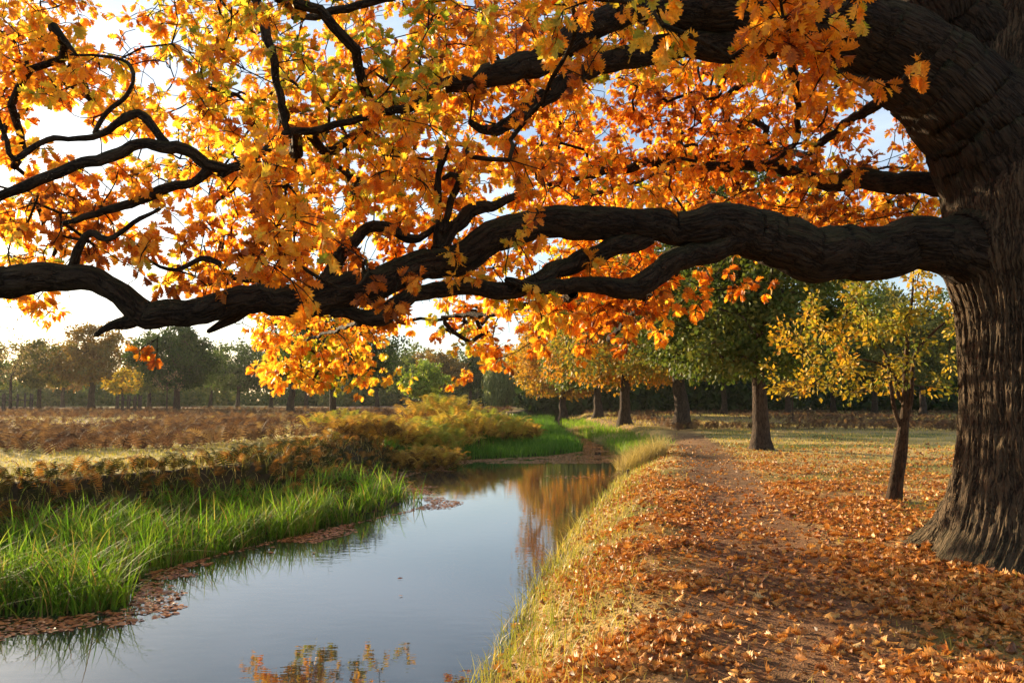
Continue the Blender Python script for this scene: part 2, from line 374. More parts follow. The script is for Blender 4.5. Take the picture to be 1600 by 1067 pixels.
class Skel:
    def __init__(s): s.p = []; s.par = []; s.fix = []
    def add(s, p, par, fix=0.0):
        s.p.append(np.asarray(p, float)); s.par.append(par); s.fix.append(fix); return len(s.p) - 1
    def line(s, P, r, par=-1):
        for q, rr in zip(P, r): par = s.add(q, par, rr)
        return par
    def grow(s, T, step, rng, wob=.12, grav=0.0, start=0):
        T = np.asarray(T, float); N = np.array(s.p)
        dmin = np.full(len(T), 1e9); near = np.zeros(len(T), int)
        for i in range(start, len(N)):
            d = np.linalg.norm(T - N[i], axis=1); k = d < dmin; dmin[k] = d[k]; near[k] = i
        done = np.zeros(len(T), bool); tips = np.zeros(len(T), int); tdir = np.zeros((len(T), 3))
        for _ in range(len(T)):
            dd = np.where(done, 1e9, dmin); i = int(np.argmin(dd)); done[i] = True
            a = s.p[near[i]]; b = T[i]; L = np.linalg.norm(b - a); n = max(1, int(L / step))
            pa = s.par[near[i]]; pd = unit(a - s.p[pa]) if pa >= 0 else np.array([0, 0, 1.])
            ctrl = a + (b - a) * .45 + pd * L * .18 + rng.normal(0, wob, 3) * L + np.array([0, 0, .06 * L])
            par = near[i]; prev = a
            for q in range(1, n + 1):
                t = q / n; x = (1 - t) ** 2 * a + 2 * t * (1 - t) * ctrl + t * t * b
                if q < n: x = x + rng.normal(0, .05, 3) * step
                par = s.add(x, par); 
                if t > 0.2 or n == 1:
                    d = np.linalg.norm(T - x, axis=1); k = (d < dmin) & ~done; dmin[k] = d[k]; near[k] = par
                if q == n: tdir[i] = x - prev
                prev = x
            tips[i] = par
        return tips, unit(tdir)
    def radii(s, tip=.004, pw=2.4, rmax=9):
        n = len(s.p); acc = np.zeros(n); r = np.zeros(n)
        for i in range(n - 1, -1, -1):
            v = max(acc[i], tip ** pw); rr = min(v ** (1 / pw), rmax)
            if s.fix[i] > 0: rr = s.fix[i]
            r[i] = rr
            if s.par[i] >= 0: acc[s.par[i]] += rr ** pw if s.fix[i] == 0 else 0
        return r
    def chains(s, r, lo=0, sides=None, minr=0.0):
        n = len(s.p); ch = [[] for _ in range(n)]
        for i in range(lo, n):
            if s.par[i] >= 0: ch[s.par[i]].append(i)
        out = []; starts = []
        seen = np.zeros(n, bool)
        roots = [i for i in range(lo, n) if s.par[i] < lo]
        st = [(i, s.par[i]) for i in roots]
        while st:
            i, par = st.pop(); idx = []
            P = []; rr = []
            if par >= 0: P.append(s.p[par]); rr.append(min(r[i] * 1.25, r[par]))
            while True:
                P.append(s.p[i]); rr.append(r[i]); c = ch[i]
                if not c: break
                c = sorted(c, key=lambda q: -r[q])
                for q in c[1:]: st.append((q, i))
                i = c[0]
            if max(rr) < minr: continue
            m = max(rr); k = 3 if m < .008 else 4 if m < .02 else 6 if m < .05 else 10 if m < .15 else 18
            out.append((np.array(P), np.array(rr), k))
        return out

# ------------------------------------------------------------------ leaf templates
def oak_leaf():
    # midrib along x 0..1, lobes left/right. returns verts, tris
    ms = [0.0, .12, .30, .48, .66, .84, 1.0]
    tipx = [.16, .36, .56, .74, .90]; tipw = [.15, .30, .40, .34, .18]
    sx = [.06, .20, .40, .59, .77, .93]; sw = [.02, .09, .15, .18, .15, .08]
    V = []; Fs = []
    V += [(x, 0, 0) for x in ms]
    for s in (1, -1):
        b = len(V)
        for k in range(6): V.append((sx[k], s * sw[k], abs(sw[k]) * .35))
        for k in range(5): V.append((tipx[k] + .05, s * tipw[k], tipw[k] * .45))
        for k in range(5):
            m0, m1 = k, k + 1
            s0, s1, tp = b + k, b + k + 1, b + 6 + k
            tr = [(m0, s0, m1), (s0, tp, m1), (m1, tp, s1)]
            for t in tr: Fs.append(t if s == -1 else t[::-1])
        t = (5, b + 5, 6); Fs.append(t if s == -1 else t[::-1])
    V = np.array(V, float); V[:, 2] -= .28 * V[:, 0] ** 2
    return V, [np.array(Fs)]
OAK_V, OAK_F = oak_leaf()
def curl(V, a):
    W = V.copy(); W[:, 2] += a * np.abs(V[:, 1]) * 1.5 + a * (V[:, 0] - .5) ** 2 * 1.3 + .12 * np.sin(V[:, 0] * 9) * V[:, 1]; return W
KITE_V = np.array([(0, 0, 0), (.35, .36, .08), (1, 0, -.1), (.45, -.32, .06)], float); KITE_F = [np.array([[0, 3, 2], [0, 2, 1]])]
def pal(colors, t):
    c = np.array(colors, float); t = np.clip(t, 0, .9999) * (len(c) - 1); i = t.astype(int); f = (t - i)[:, None]
    return c[i] * (1 - f) + c[i + 1] * f
ORANGE = [(.13, .05, .018), (.22, .075, .018), (.42, .14, .02), (.60, .23, .026), (.74, .33, .03), (.80, .45, .05), (.72, .52, .07), (.50, .48, .06), (.22, .30, .04)]

def rand_unit(n, rng):
    v = rng.normal(size=(n, 3)); return unit(v)
def leaf_cloud(tips, tdir, per, spread, rng, droop=.35):
    n = len(tips); tot = n * per; rep = np.repeat(np.arange(n), per)
    back = rng.random(tot) ** 1.0
    side = rand_unit(tot, rng)
    P = tips[rep] - tdir[rep] * (back * spread * .9)[:, None] + side * (spread * .55 * rng.random(tot) ** .6)[:, None]
    X = unit(tdir[rep] * .5 + side * .9 + np.array([0, 0, -droop]) + rng.normal(0, .25, (tot, 3)))
    N = unit(np.array([0, 0, .6]) + rand_unit(tot, rng) * 1.0)
    return P, X, N, rep

# ------------------------------------------------------------------ the great oak in the foreground
OAKC = np.array([5.48, 8.05])
oak_root = thing('oak_tree', (OAKC[0], OAKC[1], 0), 'huge old oak with furrowed trunk, its long bough of orange leaves reaching over the river', 'tree')
def local(V): return V - np.array([OAKC[0], OAKC[1], 0])
# trunk: rings
zz = np.concatenate([np.arange(-.25, 6.5, .02), np.arange(6.5, 9.0, .05)])
nth = 900; th = np.arange(nth) / nth * 2 * np.pi
cxs = np.interp(zz, [-1, 1, 3, 4.5, 6, 9], [5.50, 5.48, 5.50, 5.65, 5.8, 6.1]); cys = np.interp(zz, [-1, 3, 9], [8.05, 8.05, 8.6])
rad = np.interp(zz, [-.3, 0, .12, .3, .6, 1.0, 1.6, 2.4, 3.0, 3.4, 4.2, 6, 9], [1.34, 1.22, 1.12, 1.03, .96, .90, .86, .87, .91, .90, .74, .62, .5])
Z2, T2 = np.meshgrid(zz, th, indexing='ij')
but = (np.cos(T2 * 5 + .6) * .5 + .5) ** 2 * .26 + (np.cos(T2 * 9 + 2.1) * .5 + .5) ** 2 * .12
rr = rad[:, None] + but * np.exp(-np.clip(Z2, 0, 9) / .33) * (1 - 0 * T2)
rr += .07 * (noise3(np.cos(T2) * 1.3, np.sin(T2) * 1.3, Z2 * .7, 5) - .5) * 2
warp = .05 * (noise3(np.cos(T2) * 3, np.sin(T2) * 3, Z2 * 2.2, 6) - .5)
cxn, syn = np.cos(T2 + warp) * .95, np.sin(T2 + warp) * .95
b1 = 1 - 2 * np.abs(noise3(cxn * 31, syn * 31, Z2 * 2.3 + 2 * noise3(cxn * 4, syn * 4, Z2, 17), 7) - .5)
b2 = 1 - 2 * np.abs(noise3(cxn * 50, syn * 50, Z2 * 11, 8) - .5)
rr += .042 * (b1 ** 1.5 - .5) + .016 * (b2 - .5)
X2 = cxs[:, None] + rr * np.cos(T2); Y2 = cys[:, None] + rr * np.sin(T2)
ii = np.arange(X2.size).reshape(X2.shape)
TFc = np.stack([ii[:-1], np.roll(ii, -1, 1)[:-1], np.roll(ii, -1, 1)[1:], ii[1:]], -1).reshape(-1, 4)
TV = np.stack([X2, Y2, Z2], -1).reshape(-1, 3)
BK = np.stack([np.cos(T2) * .9, np.sin(T2) * .9, Z2], -1).reshape(-1, 3)
K_F = .45      # fillet size where limbs leave the trunk
BOUGHS = []
def trunk_push(V):
    cx_ = np.interp(V[:, 2], zz, cxs); cy_ = np.interp(V[:, 2], zz, cys); r_ = np.interp(V[:, 2], zz, rad)
    d = np.hypot(V[:, 0] - cx_, V[:, 1] - cy_) - r_
    return np.clip(K_F - np.maximum(d, 0), 0, None) ** 2 / (4 * K_F)

sk = Skel(); trace_parts = []
def bough(name, pts, mat=M_BOUGH_SHADED, step=.05, knob=.13, link=True, sides=28):
    """pts: (u, v, depth, radius in px)"""
    Q = np.array([np.append(at(u, v, d), r * d / F) for u, v, d, r in pts])
    C = catmull(Q, step); P, r = C[:, :3], np.maximum(C[:, 3] * .93, .004)
    s = np.arange(len(P)) * step
    k = 120 if r.max() > .25 else sides if r.max() > .08 else 12 if r.max() > .03 else 7
    thk = np.arange(k) / k * 2 * np.pi
    sd = int(abs(P[0, 0] * 100)) % 97
    nn = noise3(np.cos(thk)[None] * 1.2 + 5, np.sin(thk)[None] * 1.2, (s / np.maximum(r.mean() * 4, .1))[:, None], sd) - .5
    n2 = noise3(np.cos(thk)[None] * 4 + 5, np.sin(thk)[None] * 4, (s / .12)[:, None], sd + 1) - .5
    rr = r[:, None] * (1 + knob * 3 * nn + knob * 1.4 * n2)
    if k >= 28:
        Rm = r[:, None] * 30
        rg1 = 1 - 2 * np.abs(noise3(np.cos(thk)[None] * Rm + 9, np.sin(thk)[None] * Rm, (s * 3.2)[:, None], sd + 11) - .5)
        rr = rr + (.028 if k == 120 else .025) * np.minimum(r, .4)[:, None] * 2 * (rg1 ** 1.5 - .5)
    wob = np.stack([fbm(s * 2.4, s * 0, 0, sd + 3) - .5, fbm(s * 2.4, s * 0, 0, sd + 4) - .5, fbm(s * 3.2, s * 0, 0, sd + 5) - .5], 1) * np.clip(r * 2.4, .03, .12)[:, None]
    wob = wob + np.stack([fbm(s * 8, s * 0, 0, sd + 13) - .5, fbm(s * 8, s * 0, 0, sd + 14) - .5, fbm(s * 8, s * 0, 0, sd + 15) - .5], 1) * np.clip(r * 1.2, .012, .045)[:, None]
    P = P + wob
    V, Fc, B = tube_mesh([(P, rr, k)])
    if r.max() > .2:
        BOUGHS.append((P, r)); nv = len(P) * k
        V[:nv] += unit(V[:nv] - np.repeat(P, k, 0)) * trunk_push(V[:nv])[:, None]
    mesh_np(name, local(V), Fc, mat, oak_root, {'bk': B}, True)
    st = 3
    sk.line(P[::st], np.maximum(r[::st], .004), -1)
    return P
# main low bough, right to left
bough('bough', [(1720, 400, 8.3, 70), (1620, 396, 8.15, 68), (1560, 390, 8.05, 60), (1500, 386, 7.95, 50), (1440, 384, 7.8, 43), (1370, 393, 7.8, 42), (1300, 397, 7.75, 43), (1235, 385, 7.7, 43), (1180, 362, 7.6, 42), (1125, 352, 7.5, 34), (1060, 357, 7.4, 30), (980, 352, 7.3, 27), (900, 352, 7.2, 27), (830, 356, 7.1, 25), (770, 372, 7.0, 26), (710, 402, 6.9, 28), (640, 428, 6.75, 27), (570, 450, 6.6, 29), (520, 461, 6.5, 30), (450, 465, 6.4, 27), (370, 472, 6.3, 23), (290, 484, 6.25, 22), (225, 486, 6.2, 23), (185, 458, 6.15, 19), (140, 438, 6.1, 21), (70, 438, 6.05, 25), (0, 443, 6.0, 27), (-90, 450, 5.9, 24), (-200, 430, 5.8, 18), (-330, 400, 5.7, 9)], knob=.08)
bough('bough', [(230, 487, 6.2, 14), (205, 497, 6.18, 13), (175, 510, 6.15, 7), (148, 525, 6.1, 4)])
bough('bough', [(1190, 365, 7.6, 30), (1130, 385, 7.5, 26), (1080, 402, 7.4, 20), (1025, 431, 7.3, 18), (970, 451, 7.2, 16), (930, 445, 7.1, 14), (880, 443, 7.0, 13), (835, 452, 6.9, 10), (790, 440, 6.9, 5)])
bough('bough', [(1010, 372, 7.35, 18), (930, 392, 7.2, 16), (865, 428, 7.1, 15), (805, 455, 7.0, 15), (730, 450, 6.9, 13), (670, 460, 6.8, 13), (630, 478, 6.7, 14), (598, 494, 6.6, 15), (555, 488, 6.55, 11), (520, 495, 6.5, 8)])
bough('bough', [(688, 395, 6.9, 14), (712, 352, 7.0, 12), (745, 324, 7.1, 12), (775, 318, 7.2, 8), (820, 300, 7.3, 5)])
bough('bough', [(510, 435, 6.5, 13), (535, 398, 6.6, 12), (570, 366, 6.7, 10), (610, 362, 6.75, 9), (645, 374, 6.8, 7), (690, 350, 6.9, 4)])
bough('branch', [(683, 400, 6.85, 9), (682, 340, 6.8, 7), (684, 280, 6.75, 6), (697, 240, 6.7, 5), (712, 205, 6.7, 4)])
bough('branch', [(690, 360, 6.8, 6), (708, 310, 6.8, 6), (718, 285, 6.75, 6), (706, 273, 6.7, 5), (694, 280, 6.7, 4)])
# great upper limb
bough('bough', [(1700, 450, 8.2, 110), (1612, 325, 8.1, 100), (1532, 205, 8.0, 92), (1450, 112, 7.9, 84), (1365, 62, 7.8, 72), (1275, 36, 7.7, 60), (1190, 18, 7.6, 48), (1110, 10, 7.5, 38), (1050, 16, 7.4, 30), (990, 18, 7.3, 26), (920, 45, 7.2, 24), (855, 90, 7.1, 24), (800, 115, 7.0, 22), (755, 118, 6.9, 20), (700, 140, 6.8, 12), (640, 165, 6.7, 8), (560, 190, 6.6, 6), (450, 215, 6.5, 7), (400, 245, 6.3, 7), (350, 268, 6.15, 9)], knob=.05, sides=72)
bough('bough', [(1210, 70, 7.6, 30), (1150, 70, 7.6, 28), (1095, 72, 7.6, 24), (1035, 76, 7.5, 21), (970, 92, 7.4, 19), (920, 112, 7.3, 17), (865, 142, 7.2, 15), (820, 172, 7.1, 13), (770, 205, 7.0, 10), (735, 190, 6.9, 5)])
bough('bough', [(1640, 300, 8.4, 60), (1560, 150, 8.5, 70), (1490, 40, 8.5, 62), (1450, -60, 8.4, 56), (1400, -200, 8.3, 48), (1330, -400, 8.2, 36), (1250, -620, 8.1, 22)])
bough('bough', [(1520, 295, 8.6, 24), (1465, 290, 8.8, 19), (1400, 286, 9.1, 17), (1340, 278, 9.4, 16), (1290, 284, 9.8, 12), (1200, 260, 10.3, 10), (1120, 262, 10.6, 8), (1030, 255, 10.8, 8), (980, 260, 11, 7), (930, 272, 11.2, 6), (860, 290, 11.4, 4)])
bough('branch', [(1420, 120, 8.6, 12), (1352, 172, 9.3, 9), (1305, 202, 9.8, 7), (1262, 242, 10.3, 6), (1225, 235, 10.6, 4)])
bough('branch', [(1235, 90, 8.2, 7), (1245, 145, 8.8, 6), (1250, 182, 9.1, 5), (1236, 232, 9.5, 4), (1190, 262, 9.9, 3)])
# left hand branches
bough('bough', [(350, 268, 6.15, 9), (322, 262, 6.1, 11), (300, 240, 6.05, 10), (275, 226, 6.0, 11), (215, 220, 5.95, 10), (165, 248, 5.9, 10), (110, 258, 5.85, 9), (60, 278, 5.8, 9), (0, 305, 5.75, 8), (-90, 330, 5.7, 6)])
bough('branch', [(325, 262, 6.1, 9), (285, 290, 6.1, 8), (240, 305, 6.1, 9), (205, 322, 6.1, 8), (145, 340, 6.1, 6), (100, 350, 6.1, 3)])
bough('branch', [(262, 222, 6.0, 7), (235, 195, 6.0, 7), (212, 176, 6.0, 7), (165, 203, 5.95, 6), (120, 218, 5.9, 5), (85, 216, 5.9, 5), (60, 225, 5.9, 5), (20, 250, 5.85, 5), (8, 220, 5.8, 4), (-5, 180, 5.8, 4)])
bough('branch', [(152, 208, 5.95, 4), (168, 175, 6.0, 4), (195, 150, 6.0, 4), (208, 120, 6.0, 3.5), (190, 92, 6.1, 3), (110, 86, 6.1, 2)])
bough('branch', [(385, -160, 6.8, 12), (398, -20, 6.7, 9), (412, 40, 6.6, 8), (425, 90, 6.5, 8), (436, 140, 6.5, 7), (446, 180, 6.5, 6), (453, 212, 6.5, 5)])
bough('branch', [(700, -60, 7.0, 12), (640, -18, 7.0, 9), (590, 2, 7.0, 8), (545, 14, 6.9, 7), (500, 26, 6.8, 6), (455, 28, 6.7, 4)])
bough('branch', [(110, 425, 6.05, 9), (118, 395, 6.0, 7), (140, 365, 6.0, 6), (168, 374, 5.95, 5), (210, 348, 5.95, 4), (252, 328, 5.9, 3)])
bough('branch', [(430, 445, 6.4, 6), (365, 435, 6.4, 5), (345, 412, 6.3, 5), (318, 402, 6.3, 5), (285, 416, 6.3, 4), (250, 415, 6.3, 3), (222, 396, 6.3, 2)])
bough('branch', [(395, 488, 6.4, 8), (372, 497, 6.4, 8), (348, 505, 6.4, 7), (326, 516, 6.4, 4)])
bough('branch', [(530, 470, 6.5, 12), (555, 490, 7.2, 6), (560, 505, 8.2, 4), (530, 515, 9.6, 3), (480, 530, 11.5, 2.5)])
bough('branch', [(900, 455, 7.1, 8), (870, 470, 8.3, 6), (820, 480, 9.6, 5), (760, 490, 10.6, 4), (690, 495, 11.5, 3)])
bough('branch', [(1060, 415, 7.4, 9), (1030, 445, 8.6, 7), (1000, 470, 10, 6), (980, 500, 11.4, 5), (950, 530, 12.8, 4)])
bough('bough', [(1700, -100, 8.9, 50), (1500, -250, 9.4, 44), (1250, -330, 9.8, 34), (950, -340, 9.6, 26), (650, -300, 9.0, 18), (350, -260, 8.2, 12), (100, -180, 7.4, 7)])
nfix = len(sk.p)
best = np.full(len(TV), 9.0)
for (P_, r_) in BOUGHS:
    for q in range(0, len(P_), 2):
        if P_[q, 0] < 3.2 or P_[q, 0] > 6.6: continue
        best = np.minimum(best, np.linalg.norm(TV - P_[q], axis=1) - r_[q])
push = np.clip(K_F - np.maximum(best, 0), 0, None) ** 2 / (4 * K_F)
TV = TV + push[:, None] * np.stack([np.cos(T2), np.sin(T2), 0 * T2], -1).reshape(-1, 3)
mesh_np('trunk', local(TV), [TFc], M_BARK, oak_root, {'bk': BK}, True)

grid = ["77742777777339999999444355310000",
        "77774677777499999999555444100000",
        "77666777777888888888666663100000",
        "55557777779999966677777555322000",
        "44446666699999977777888884554100",
        "55555559999999977788888887666200",
        "66643366688888648888888887777400",
        "66664577776665444444442222222000",
        "44442677754444444665543220000000",
        "33331000555544444666431100000000",
        "00000000777744444233100000000000",
        "00000000666421111000000000000000"]
rg = np.random.default_rng(5)
T = []
def depth_for(u, v):
    if u > 980 and v < 200: return rg.uniform(9.2, 13)
    if v > 470:
        return rg.uniform(12.2, 15.5) if u < 760 else rg.uniform(8.0, 10.8)
    if u > 850 and v > 130:
        return rg.uniform(8.6, 14) if v < 380 else rg.uniform(7.6, 10.5)
    if u > 600 and v < 300:
        return rg.uniform(5.8, 9.8) if rg.random() < .7 else rg.uniform(10, 14)
    if v > 340: return rg.uniform(6.0, 9.8)
    return rg.uniform(6.0, 10.0) if rg.random() < .8 or u < 200 else rg.uniform(10, 14)
DENS = 1.1
for r_, row in enumerate(grid):
    for c_ in range(-6, 32):
        n = int(row[max(c_, 0)]) * (.35 if c_ < 0 else 1)
        if c_ < 0 and r_ > 9: n = 0
        for q in range(int(n * 3)):
            u = c_ * 50 + rg.random() * 50; v = r_ * 50 + rg.random() * 50; d = depth_for(u, v)
            if rg.random() > DENS / 3 * min((d / 8) ** 2, 2.2): continue
            # leave small clearings
            if fbm(u / 55., v / 55., 3.3, 77) < .40 - .02 * (n - 6): continue
            T.append(at(u, v, d))
# sprays close to the camera, hanging from the great limb
for (u, v, d, n) in [(1215, 45, 4.6, 7), (1285, 95, 4.7, 7), (1250, 20, 4.6, 7), (1010, 12, 4.6, 4), (1355, 0, 4.8, 3), (870, 30, 5, 5), (1190, 70, 4.8, 4), (430, 395, 4.9, 7), (420, 260, 4.8, 6), (455, 350, 4.9, 5), (1390, 118, 5.2, 1)]:
    for q in range(n): T.append(at(u + rg.normal(0, 24), v + rg.normal(0, 20), d + rg.normal(0, .15)))
for q in range(2600):     # rest of the crown, above the frame
    p = rg.uniform([-7, -2.5, 4.6], [11, 15, 10.0])
    e = ((p[0] - 3) / 8) ** 2 + ((p[1] - 6.5) / 8) ** 2 + ((p[2] - 5.5) / 5) ** 2
    vpix = HOR - (p[2] - CAM_H) / max(p[1], .3) * F
    if e < 1 and vpix < -90 and rg.random() < .6: T.append(p)
T = np.array(T)
tips, tdir = sk.grow(T, .16, rg)
rad_ = sk.radii(.0055, 2.25, .05)
SB = np.array(sk.p[:nfix]); SB = SB[(SB[:, 0] < 4) & (SB[:, 2] < 6)]
pk = rg.normal(0, .22, (700, 3)); pk[:, 1] = np.abs(pk[:, 1]); pk = SB[rg.integers(0, len(SB), 700)] + pk + np.array([0, .08, .08])
nlo = len(sk.p); sk2 = Skel(); sk2.p = list(sk.p[:nfix]); sk2.par = list(sk.par[:nfix]); sk2.fix = list(sk.fix[:nfix])
t2, d2 = sk2.grow(pk, .07, rg, .2)
r2 = sk2.radii(.0035, 2.2, .014)
xtra = sk2.chains(r2, nfix)
keep = rg.random(len(pk)) < .22; T = np.vstack([T, pk[keep]]); tdir = np.vstack([tdir, d2[keep]])
TP = T; nt_ = len(TP); NR = 3; NL = 7
rrep = np.repeat(np.arange(nt_), NR); rdir = unit(tdir[rrep] * .8 + rand_unit(len(rrep), rg) * 1.0 + np.array([0, 0, -.1]))
RB = TP[rrep] + rdir * rg.uniform(.05, .24, len(rrep))[:, None]
ch = sk.chains(rad_, nfix) + xtra
for q in range(len(rrep)):
    a = TP[rrep[q]]; b = RB[q]; mid = (a + b) / 2 + np.array([0, 0, .015]); ch.append((np.array([a, mid, b]), np.array([.0045, .0038, .0025]), 3))
V, Fc, B = tube_mesh(ch)
o = mesh_np('twigs', local(V), Fc, M_BOUGH_SHADED, oak_root, {'bk': B}, True); o['kind'] = 'stuff'
lrep = np.repeat(np.arange(len(RB)), NL); nl = len(lrep); ld = rand_unit(nl, rg)
P = RB[lrep] - rdir[lrep] * (rg.random(nl) * .06)[:, None] + ld * .012
X = unit(rdir[lrep] * .55 + ld * .9 + np.array([0, 0, -.45]))
N = unit(np.array([0, 0, .9]) + rand_unit(nl, rg) * .9)
t = .50 + .58 * (fbm(P[:, 0] * .9, P[:, 1] * .9, P[:, 2] * .9, 81) - .5) * 2 + rg.normal(0, .15, len(P))
# greener patch in the middle of the crown, pure orange elsewhere
gp = np.exp(-(((P[:, 0] + 1.4) / 1.7) ** 2 + ((P[:, 2] - 4.7) / 1.2) ** 2))
t = t + .50 * gp * (rg.random(len(P)) > .35) + .10 * sstep(11.5, 13, P[:, 1]) + .05 * (P[:, 0] < -2.5) + .02 * (P[:, 0] > 0)
lc = pal(ORANGE, np.clip(t, .05, 1))
S = rg.uniform(.06, .125, len(P)) * (1 + .2 * sstep(11.5, 13, P[:, 1]))
for k_, a_ in enumerate((-.1, .25, .5)):
    s_ = slice(k_, None, 3)
    if k_ == 0: VV = [curl(OAK_V, a_)]
sel = rg.integers(0, 3, len(P)); TVs = np.stack([curl(OAK_V, a) for a in (-.15, .2, .5)])[sel]
o = scatter('crown', TVs, OAK_F, P - np.array([OAKC[0], OAKC[1], 0]), X, N, S, lc, M_LEAF, oak_root)
print('oak leaves', len(P), 'twig nodes', len(sk.p))

# ------------------------------------------------------------------ generic trees
GREEN_DK = [(.022, .045, .012), (.04, .075, .016), (.065, .11, .02), (.10, .14, .028)]
GREEN_YL = [(.06, .08, .018), (.12, .13, .025), (.22, .20, .035), (.32, .24, .04)]
GREEN_OR = [(.05, .09, .018), (.11, .16, .028), (.24, .24, .04), (.52, .30, .035), (.66, .28, .035)]
BROWN_OL = [(.16, .08, .02), (.26, .14, .03), (.26, .17, .035), (.16, .17, .035)]
YELLOW = [(.12, .18, .03), (.18, .22, .03), (.34, .28, .035), (.58, .38, .04), (.62, .30, .03)]
PALE = [(.22, .17, .10), (.25, .19, .10), (.28, .18, .07)]
OLIVE = [(.09, .13, .03), (.14, .18, .035), (.22, .22, .04)]
def tree(name, x, y, h, wd, cb, tr, palette, label, cat='tree', group=None, nT=160, per=40, leaf=.25, lean=0.0, seed=1, lump=.35, bark=None, fork=None, xoff=0.0, nlimb=6, twig=.02, patch=.45, spread=None):
    """h height, wd crown width, cb crown base height, tr trunk radius"""
    rg = np.random.default_rng(seed * 7 + 3)
    z0 = float(gz([[x, y]])[0]); root = thing(name, (x, y, z0), label, cat, group)
    s = Skel(); th_ = cb + (h - cb) * .25
    zz = np.linspace(-.15, th_, 14); wob = np.cumsum(rg.normal(0, tr * .07, (14, 2)), 0)
    P = np.column_stack([wob[:, 0] + lean * zz, wob[:, 1], zz])
    rr = tr * (1 + .55 * np.exp(-np.clip(zz, 0, 9) / (tr * .9)) - .35 * zz / th_)
    if fork:
        for a_ in fork:
            Cc = catmull(np.array(a_), .08); j = -1
            if len(s.p): j = int(np.argmin(np.linalg.norm(np.array(s.p) - Cc[0, :3], axis=1)))
            s.line(Cc[:, :3], Cc[:, 3], j)
    else: s.line(P, rr)
    nf = len(s.p)
    # crown targets on lumpy shell + interior
    T = []
    lumps = rand_unit(9, rg); hc = (h - cb) / 2; zc = cb + hc
    while len(T) < nT:
        v = rand_unit(1, rg)[0]; r = rg.random() ** .42
        lr = 1 - lump + lump * 1.15 * np.max((lumps @ v).clip(0, 1) ** 3)
        q = v * r * lr * np.array([wd / 2, wd / 2, hc]) * 1.08
        if q[2] < -hc * .62: q[2] = -hc * .62 + rg.random() * .3
        q = q + np.array([xoff, 0, zc + hc * .05]); 
        T.append(q)
    T = np.array(T)
    # main limbs first
    li = T[rg.permutation(nT)[:nlimb]] * np.array([.62, .62, .5]) + np.array([0, 0, .5 * (th_ * .95)])
    t0, _ = s.grow(li, .35 if h > 6 else .2, rg, .12, start=7 if not fork else 25)
    tips, td = s.grow(T, max(.2, wd / 18), rg, .1, start=nf if not fork else 25)
    r = s.radii(twig, 2.2, tr * .55)
    V, Fc, B = tube_mesh(s.chains(r, 0))
    mesh_np('trunk', V, Fc, bark or M_BARK2, root, {'bk': B}, True)
    sp_ = spread or wd * .066
    P, X, N, rep = leaf_cloud(T, td, per, sp_ * 1.6, rg, .25)
    t = .5 + patch * 2 * (fbm(P[:, 0] * 2.2 / wd * 3 + seed, P[:, 1] * 6.6 / wd, P[:, 2] * 6.6 / wd, seed) - .5) + rg.normal(0, .16, len(P))
    c = pal(palette, t) * rg.uniform(.75, 1.25, len(P))[:, None]
    scatter('crown', KITE_V, KITE_F, P, X, N, leaf * rg.uniform(.6, 1.3, len(P)), c, M_TREELEAF, root)
    return root
def tx(u, d): return (u - 800) / F * d

# right bank row
tree('oak_tree', tx(1187, 26.5), 26.5, 9.5, 9.2, .9, .29, GREEN_DK[1:] + [(.14, .15, .028), (.2, .17, .03)], 'dark green oak on the right meadow, its trunk left of the slender young tree', seed=21, xoff=-.6, nT=520, per=75, leaf=.17, lump=.3, nlimb=8)
tree('oak_tree', tx(1065, 46), 46, 12, 15.5, 1.4, .46, GREEN_OR[1:], 'green and orange oak with the thickest trunk of the row along the path', seed=22, nT=480, per=70, leaf=.24, xoff=-1, nlimb=9)
tree('oak_tree', tx(975, 54), 54, 11.5, 13, 1.1, .40, GREEN_OR[1:] + GREEN_OR[3:], 'orange tinged oak left of the thickest trunk, beside the pale grass of the bank', seed=23, nT=400, per=65, leaf=.27)
tree('oak_tree', tx(933, 74), 74, 12, 13, .9, .42, OLIVE, 'olive green oak in the middle of the row, behind the orange tinged one', seed=24, nT=360, per=60, leaf=.33)
tree('oak_tree', tx(880, 88), 88, 12.5, 14, .7, .45, GREEN_OR[2:], 'farthest oak of the path row, orange and green, right of the weeping willow', seed=25, nT=380, per=60, leaf=.36, patch=.6)
